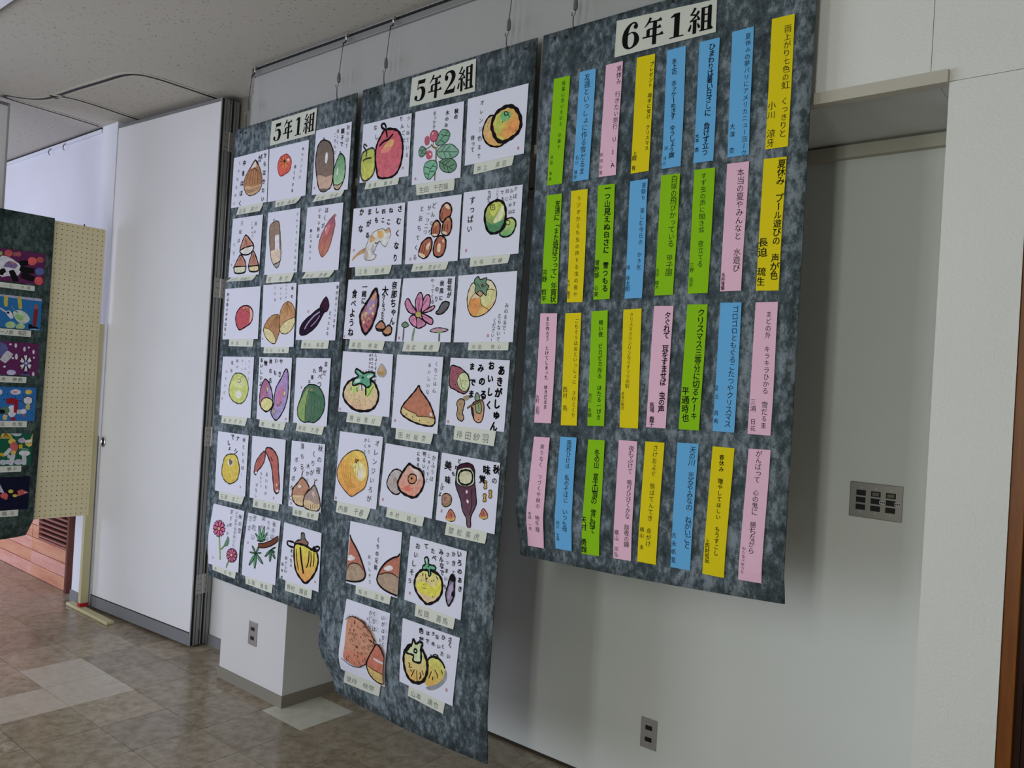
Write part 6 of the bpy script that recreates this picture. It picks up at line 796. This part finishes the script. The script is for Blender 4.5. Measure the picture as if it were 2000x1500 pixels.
# ------------------------------------------------------------------ folded partition panels
PA = Vector((-5.300, 0.033)); PB = Vector((-4.186, 0.103)); PU = (PB - PA).normalized(); PN = Vector((-PU.y, PU.x)); PLEN = (PB - PA).length
def partition(o2, u, n, ln, name_lab, grp, ring=False):
    t = empty('partition_panel', (o2.x, o2.y, 0.012), name_lab, 'partition', grp)
    z0, z1 = 0.015, 3.098; g = lambda: MB()
    g().obox(o2, u, n, 0.012, ln - 0.006, 0.0, 0.006, z0 + 0.075, z1 - 0.02).build('face_board', 'panel', t)
    g().obox(o2, u, n, 0.012, ln - 0.006, 0.044, 0.050, z0 + 0.075, z1 - 0.02).build('face_board', 'panel', t)
    g().obox(o2, u, n, 0.012, ln - 0.006, 0.006, 0.044, z0 + 0.02, z1 - 0.02).build('core', 'black', t)
    k = g().obox(o2, u, n, 0.010, ln - 0.004, -0.0015, 0.0515, z0, z0 + 0.068).build('kick_strip', 'base_grey', t)
    g().obox(o2, u, n, 0.010, ln - 0.004, -0.001, 0.051, z1 - 0.02, z1).build('top_rail', 'base_grey', t)
    g().obox(o2, u, n, 0.0, 0.012, 0.0, 0.05, z0, z1).build('edge_profile', 'alu', t)
    g().obox(o2, u, n, ln - 0.006, ln + 0.001, -0.001, 0.003, z0, z1).build('edge_profile', 'alu', t)
    g().obox(o2, u, n, ln - 0.006, ln - 0.0005, 0.003, 0.017, z0, z1).build('gasket', 'black', t)
    g().obox(o2, u, n, ln - 0.006, ln + 0.004, 0.017, 0.027, z0, z1).build('edge_profile', 'alu_dull', t)
    g().obox(o2, u, n, ln - 0.006, ln - 0.001, 0.027, 0.031, z0, z1).build('gasket', 'black', t)
    g().obox(o2, u, n, ln - 0.006, ln + 0.004, 0.031, 0.0495, z0, z1).build('edge_profile', 'alu_dull', t)
    if ring:
        c = Vector((o2.x, o2.y)) + u * 0.062; P = []
        for kk in range(17):
            a = 2 * math.pi * kk / 16; q = c + u * (0.021 * math.cos(a)) - n * 0.004
            P.append((q.x, q.y, 1.069 + 0.030 * math.sin(a)))
        h = g().tube(P, 0.005, 6).build('pull_ring', 'chrome', t)
        q = c - n * 0.002; mb = MB(); n0 = []
        for kk in range(16):
            a = 2 * math.pi * kk / 16; w_ = c + u * (0.020 * math.cos(a)) - n * 0.0015; n0.append((w_.x, w_.y, 1.069 + 0.029 * math.sin(a)))
        mb.add(n0, [tuple(range(16))]); mb.build('cup', 'black', h)
        mb = MB(); a = c - n * 0.003
        mb.tube([(a.x - u.x * 0.017, a.y - u.y * 0.017, 1.069), (a.x + u.x * 0.017, a.y + u.y * 0.017, 1.069)], 0.0045, 6); mb.build('turn_bar', 'chrome', h)
    return t
p1 = partition(PA, PU, PN, PLEN, 'front white partition panel with grey kick strip and ring pull', 'folded partition panels', True)
O2 = PA + PN * 0.060 + PU * 0.004
p2 = partition(O2, PU, PN, PLEN, 'second partition panel folded behind the front one', 'folded partition panels')
for z in (2.862, 2.03, 1.19, 0.357):
    mb = MB().obox(PA, PU, PN, PLEN + 0.003, PLEN + 0.006, 0.014, 0.052, z - 0.055, z + 0.055)
    h = mb.build('hinge', 'steel', p1, bevel=0.0008)
    MB().obox(PA, PU, PN, PLEN + 0.003, PLEN + 0.0065, 0.058, 0.100, z - 0.055, z + 0.055).build('leaf', 'steel', h, bevel=0.0008)
    c = PA + PU * (PLEN + 0.006) + PN * 0.055
    MB().tube([(c.x, c.y, z - 0.055), (c.x, c.y, z + 0.055)], 0.0045, 8).build('knuckle', 'alu', h)
    for dz in (-0.035, 0, 0.035):
        for bb in (0.027, 0.041, 0.072, 0.086):
            c = PA + PU * (PLEN + 0.0062) + PN * (bb + (0.003 if dz == 0 else 0))
            MB().tube([(c.x, c.y, z + dz), (c.x + PU.x * 0.001, c.y + PU.y * 0.001, z + dz)], 0.0026, 6).build('screw', 'socket', h)
partition(Vector((-5.475, -0.528)), Vector((0, -1)), Vector((-1, 0)), 1.05, 'closed partition panel at the left edge beyond the pegboard', 'closed partition run')

# ------------------------------------------------------------------ pegboard stand with pictures
st = empty('pegboard_stand', (-5.27, -0.6, 0), 'beige pegboard display stand on steel feet', 'display stand', None)
PX = -5.262
YR, YL, Z0, Z1 = -0.022, -1.222, 0.605, 2.412
mb = MB(); pitch = 0.03; r_ = 0.0032
ny = int((YR - YL) / pitch + 0.5); nz = int((Z1 - Z0) / pitch)
oct8 = [(math.cos(a), math.sin(a)) for a in [math.pi / 8 + k * math.pi / 4 for k in range(8)]]
for i in range(ny):
    for j in range(nz):
        cy = YR - (i + 0.5) * pitch; cz = Z0 + (j + 0.5) * (Z1 - Z0) / nz; h = pitch / 2; hz = (Z1 - Z0) / nz / 2
        n = len(mb.v)
        mb.v += [Vector((PX, cy + sx * h, cz + sz * hz)) for sx, sz in ((1, 1), (-1, 1), (-1, -1), (1, -1))]
        mb.v += [Vector((PX, cy + r_ * a, cz + r_ * b)) for a, b in oct8]
        C4 = [n, n + 1, n + 2, n + 3]; H = [n + 4 + k for k in range(8)]
        mb.f += [[C4[0], C4[1], H[2], H[1]], [C4[1], C4[2], H[4], H[3]], [C4[2], C4[3], H[6], H[5]], [C4[3], C4[0], H[0], H[7]],
                 [C4[0], H[1], H[0]], [C4[1], H[3], H[2]], [C4[2], H[5], H[4]], [C4[3], H[7], H[6]]]
sheet = mb.build('peg_sheet', 'peg', st)
MB().box(PX - 0.008, PX - 0.005, YL, YR, Z0, Z1).build('backing', 'peghole', st)
MB().box(PX - 0.008, PX, YR, YR + 0.002, Z0, Z1).box(PX - 0.008, PX, YL - 0.002, YL, Z0, Z1).box(PX - 0.008, PX, YL, YR, Z1, Z1 + 0.002).box(PX - 0.008, PX, YL, YR, Z0 - 0.002, Z0).build('rim', 'peg', st)
for yy in (-0.038, -1.25):
    p_ = MB().box(-5.296, -5.264, yy, yy + 0.048, 0.02, 1.815).build('post', 'stand', st, bevel=0.002)
    MB().box(-5.2985, -5.2615, yy - 0.0015, yy + 0.0495, 0.022, 0.045).build('red_band', 'redtape', p_)
    q = MB(); yc = yy + 0.012
    q.box(-5.44, -4.865, yc - 0.026, yc + 0.026, 0.0, 0.020).build('foot', 'stand', st, bevel=0.006)
MB().tube([(PX - 0.002, -0.15, Z1), (PX - 0.002, -0.15, Z1 + 0.012)], 0.005, 6).build('screw', 'wire', st)

# dark felt cloth on the stand, curling back at its lower corner
cl = MB(); F = []; B = []; nu, nv = 20, 36
for j in range(nv + 1):
    for i in range(nu + 1):
        a = i / nu; q = j / nv; y = -0.326 - 0.86 * a; z = 2.425 + (0.497 - 2.425) * q
        x = -5.2505 - 0.075 * (1 - a) ** 7 * sm(0.60, 0.5, z) - 0.02 * sm(0.60, 0.497, z) * (1 - a) ** 2
        F.append((x, y - 0.02 * q * q * (1 - a), z)); B.append((x - 0.005, y - 0.02 * q * q * (1 - a), z))
n = len(F); ix = lambda i, j: j * (nu + 1) + i; fs = []
for j in range(nv):
    for i in range(nu):
        a = (ix(i, j), ix(i + 1, j), ix(i + 1, j + 1), ix(i, j + 1)); fs.append(a); fs.append(tuple(n + k for k in reversed(a)))
ed = [ix(i, 0) for i in range(nu + 1)] + [ix(nu, j) for j in range(1, nv + 1)] + [ix(i, nv) for i in range(nu - 1, -1, -1)] + [ix(0, j) for j in range(nv - 1, 0, -1)]
for k in range(len(ed)):
    a, c = ed[k], ed[(k + 1) % len(ed)]; fs.append((a, n + a, n + c, c))
cl.add(F + B, fs)
o = cl.build('felt_board', 'felt_green', None, (-5.25, -0.75, 0.497), smooth=True)
label(o, 'dark green felt sheet hung on the pegboard stand at the left edge', 'display board')

for (pid, subj, lab, bg, head, ops, shead, nm) in PICS_DATA:
    S = Sheet(head, 0.0)
    if S.n.x < 0: S.n = -S.n
    o = slab(S, 2, 2, 'collage_picture', 'pic_' + pid, None, 0.0008)
    label(o, '%s, on the green felt' % lab, 'picture', 'collage pictures on the pegboard stand')
    draw(S, ops, o, subj)
    T = Sheet(shead, 0.0004)
    if T.n.x < 0: T.n = -T.n
    sl = slab(T, 2, 1, 'name_slip', 'slip', o, 0.0003)
    mb = MB(); sz = T.H * 0.72
    for i, ch in enumerate(nm + ' '):
        if ch == ' ':
            if mb.f: mb.build('handwritten_lettering', 'ink', sl)
            mb = MB(); continue
        put(T, mb, ch, T.W * (0.30 + 0.55 * i / (len(nm) - 1)), T.H * 0.5, sz, 0, lin('55564e'), 0.0004)

# ------------------------------------------------------------------ plank panel with louvre in the far room
wp = empty('plank_wall_panel', (-6.5, 0.09, 0), 'pink wooden plank panelling with a louvred grille behind the pegboard', 'wood panel')
MB().box(-8.8, -5.732, 0.096, 0.0995, 0, 11 * 0.0925).build('backing', 'brownwood', wp)
def plank(x0, x1, k, z0, z1): MB().box(x0 + 0.002, x1 - 0.002, 0.070 + R.uniform(-0.003, 0.003), 0.096, z0 + 0.0026, z1 - 0.0026).build('plank', 'pinkwood' if R.random() < 0.6 else 'pinkwood2', wp, bevel=0.002)
PH = 0.0925
for k in range(11):
    for a, b in ((-8.8, -7.6), (-7.6, -6.36)): plank(a, b, k, k * PH, (k + 1) * PH)
for k in range(3): plank(-6.36, -5.732, k, k * PH, (k + 1) * PH)
for k in range(3, 7): plank(-6.36, -6.25, k, k * PH, (k + 1) * PH)
for k in range(7, 11): plank(-6.36, -5.732, k, k * PH, (k + 1) * PH)
MB().box(-6.25, -5.732, 0.0945, 0.096, 3 * PH, 7 * PH).build('grille_back', 'doorwood', wp)
MB().box(-6.25, -5.732, 0.0705, 0.094, 3 * PH, 3 * PH + 0.012).build('grille_sill', 'pinkdark', wp)
for k in range(10):
    z = 0.300 + k * 0.034
    mb = MB().box(-6.25, -5.732, 0.066, 0.084, z, z + 0.011)
    mb.build('slat', 'pinkdark', wp)
MB().box(-5.732, -5.706, 0.05, 0.0985, 0, 1.03).build('end_post', 'brownwood', wp)
MB().box(-8.8, -5.706, 0.055, 0.0985, 11 * PH, 11 * PH + 0.025).build('cap_rail', 'brownwood', wp)

# ------------------------------------------------------------------ outlets and switches
def outlet(xc, yf, zc, lab):
    t = empty('wall_outlet', (xc, yf, zc - 0.058), lab, 'outlet', 'steel wall outlets')
    MB().box(xc - 0.0355, xc + 0.0355, yf - 0.0035, yf, zc - 0.058, zc + 0.058).build('plate', 'steel', t, bevel=0.0025)
    for dz in (0.0225, -0.0225):
        s_ = MB().box(xc - 0.0145, xc + 0.0145, yf - 0.0055, yf - 0.003, zc + dz - 0.0085, zc + dz + 0.0085).build('socket', 'socket', t, bevel=0.001)
        for dx in (-0.006, 0.006): MB().box(xc + dx - 0.001, xc + dx + 0.001, yf - 0.006, yf - 0.0054, zc + dz - 0.004, zc + dz + 0.004).build('slot', 'black', s_)
    for dz in (0.0355, -0.0355):
        MB().tube([(xc, yf - 0.003, zc + dz), (xc, yf - 0.0048, zc + dz)], 0.0028, 8).build('screw', 'alu', t)
outlet(-1.509, DEP, 0.257, 'steel double wall outlet low on the recess wall')
outlet(-3.428, 0.0, 0.288, 'steel double wall outlet low on the white pillar')
t = empty('switch_plate', (-0.731, DEP, 1.206), 'steel plate with nine dark light switches on the recess wall', 'switch')
MB().box(-0.813, -0.649, DEP - 0.0045, DEP, 1.206, 1.322).build('plate', 'steel', t, bevel=0.003)
for i, dx in enumerate((-0.046, 0.0, 0.046)):
    for j, dz in enumerate((0.0235, 0.0, -0.0235)):
        xc, zc = -0.731 + dx, 1.264 + dz
        s_ = MB().box(xc - 0.0148, xc + 0.0148, DEP - 0.0075, DEP - 0.004, zc - 0.0088, zc + 0.0088).build('switch', 'socket', t, bevel=0.001)
        if j == 0 and i > 0: MB().box(xc - 0.0105, xc + 0.0105, DEP - 0.0083, DEP - 0.0074, zc - 0.0052, zc + 0.0052).build('insert', 'switch_pale', s_)
    for dz in (0.040, -0.040): MB().tube([(-0.731 + dx, DEP - 0.004, 1.264 + dz), (-0.731 + dx, DEP - 0.0058, 1.264 + dz)], 0.0028, 8).build('screw', 'alu', t)
    if i > 0:
        x0 = -0.731 + dx + 0.0125
        s_ = MB().box(x0, x0 + 0.019, DEP - 0.0082, DEP - 0.0044, 1.258, 1.2685).build('sticker', 'sticker', t)
        for k in range(3): MB().box(x0 + 0.0025 + k * 0.0055, x0 + 0.006 + k * 0.0055, DEP - 0.0085, DEP - 0.0081, 1.261, 1.2655).build('mark', 'socket', s_)

# ------------------------------------------------------------------ wooden door at the right edge
dr = MB().box(XR + 0.045, 0.51, 0.07, 0.11, 0.01, 2.10).build('door_1', 'doorwood', None, (0.1, 0.09, 0))
label(dr, 'dark wooden door in an orange frame at the right edge', None, None, 'structure')
for a, b in ((XR + 0.0005, XR + 0.033), (0.51, 0.549)): MB().box(a, b, 0.004, 0.12, 0, 2.14).build('frame_post', 'orangewood', dr, bevel=0.002)
MB().box(XR + 0.033, 0.51, 0.004, 0.12, 2.10, 2.14).build('frame_head', 'orangewood', dr, bevel=0.002)
MB().box(XR + 0.033, XR + 0.045, 0.05, 0.12, 0, 2.10).build('door_stop', 'doorwood', dr)
MB().box(XR + 0.047, XR + 0.12, 0.064, 0.071, 1.055, 1.172).build('lock_plate', 'alu_dull', dr, bevel=0.001)
struct('wall_over_door', MB().box(XR + 0.0005, 0.549, 0, DEP, 2.141, ZT), 'wall', lab='white wall above the wooden door')
bpy.data.objects.remove(FOO); bpy.data.curves.remove(FO)
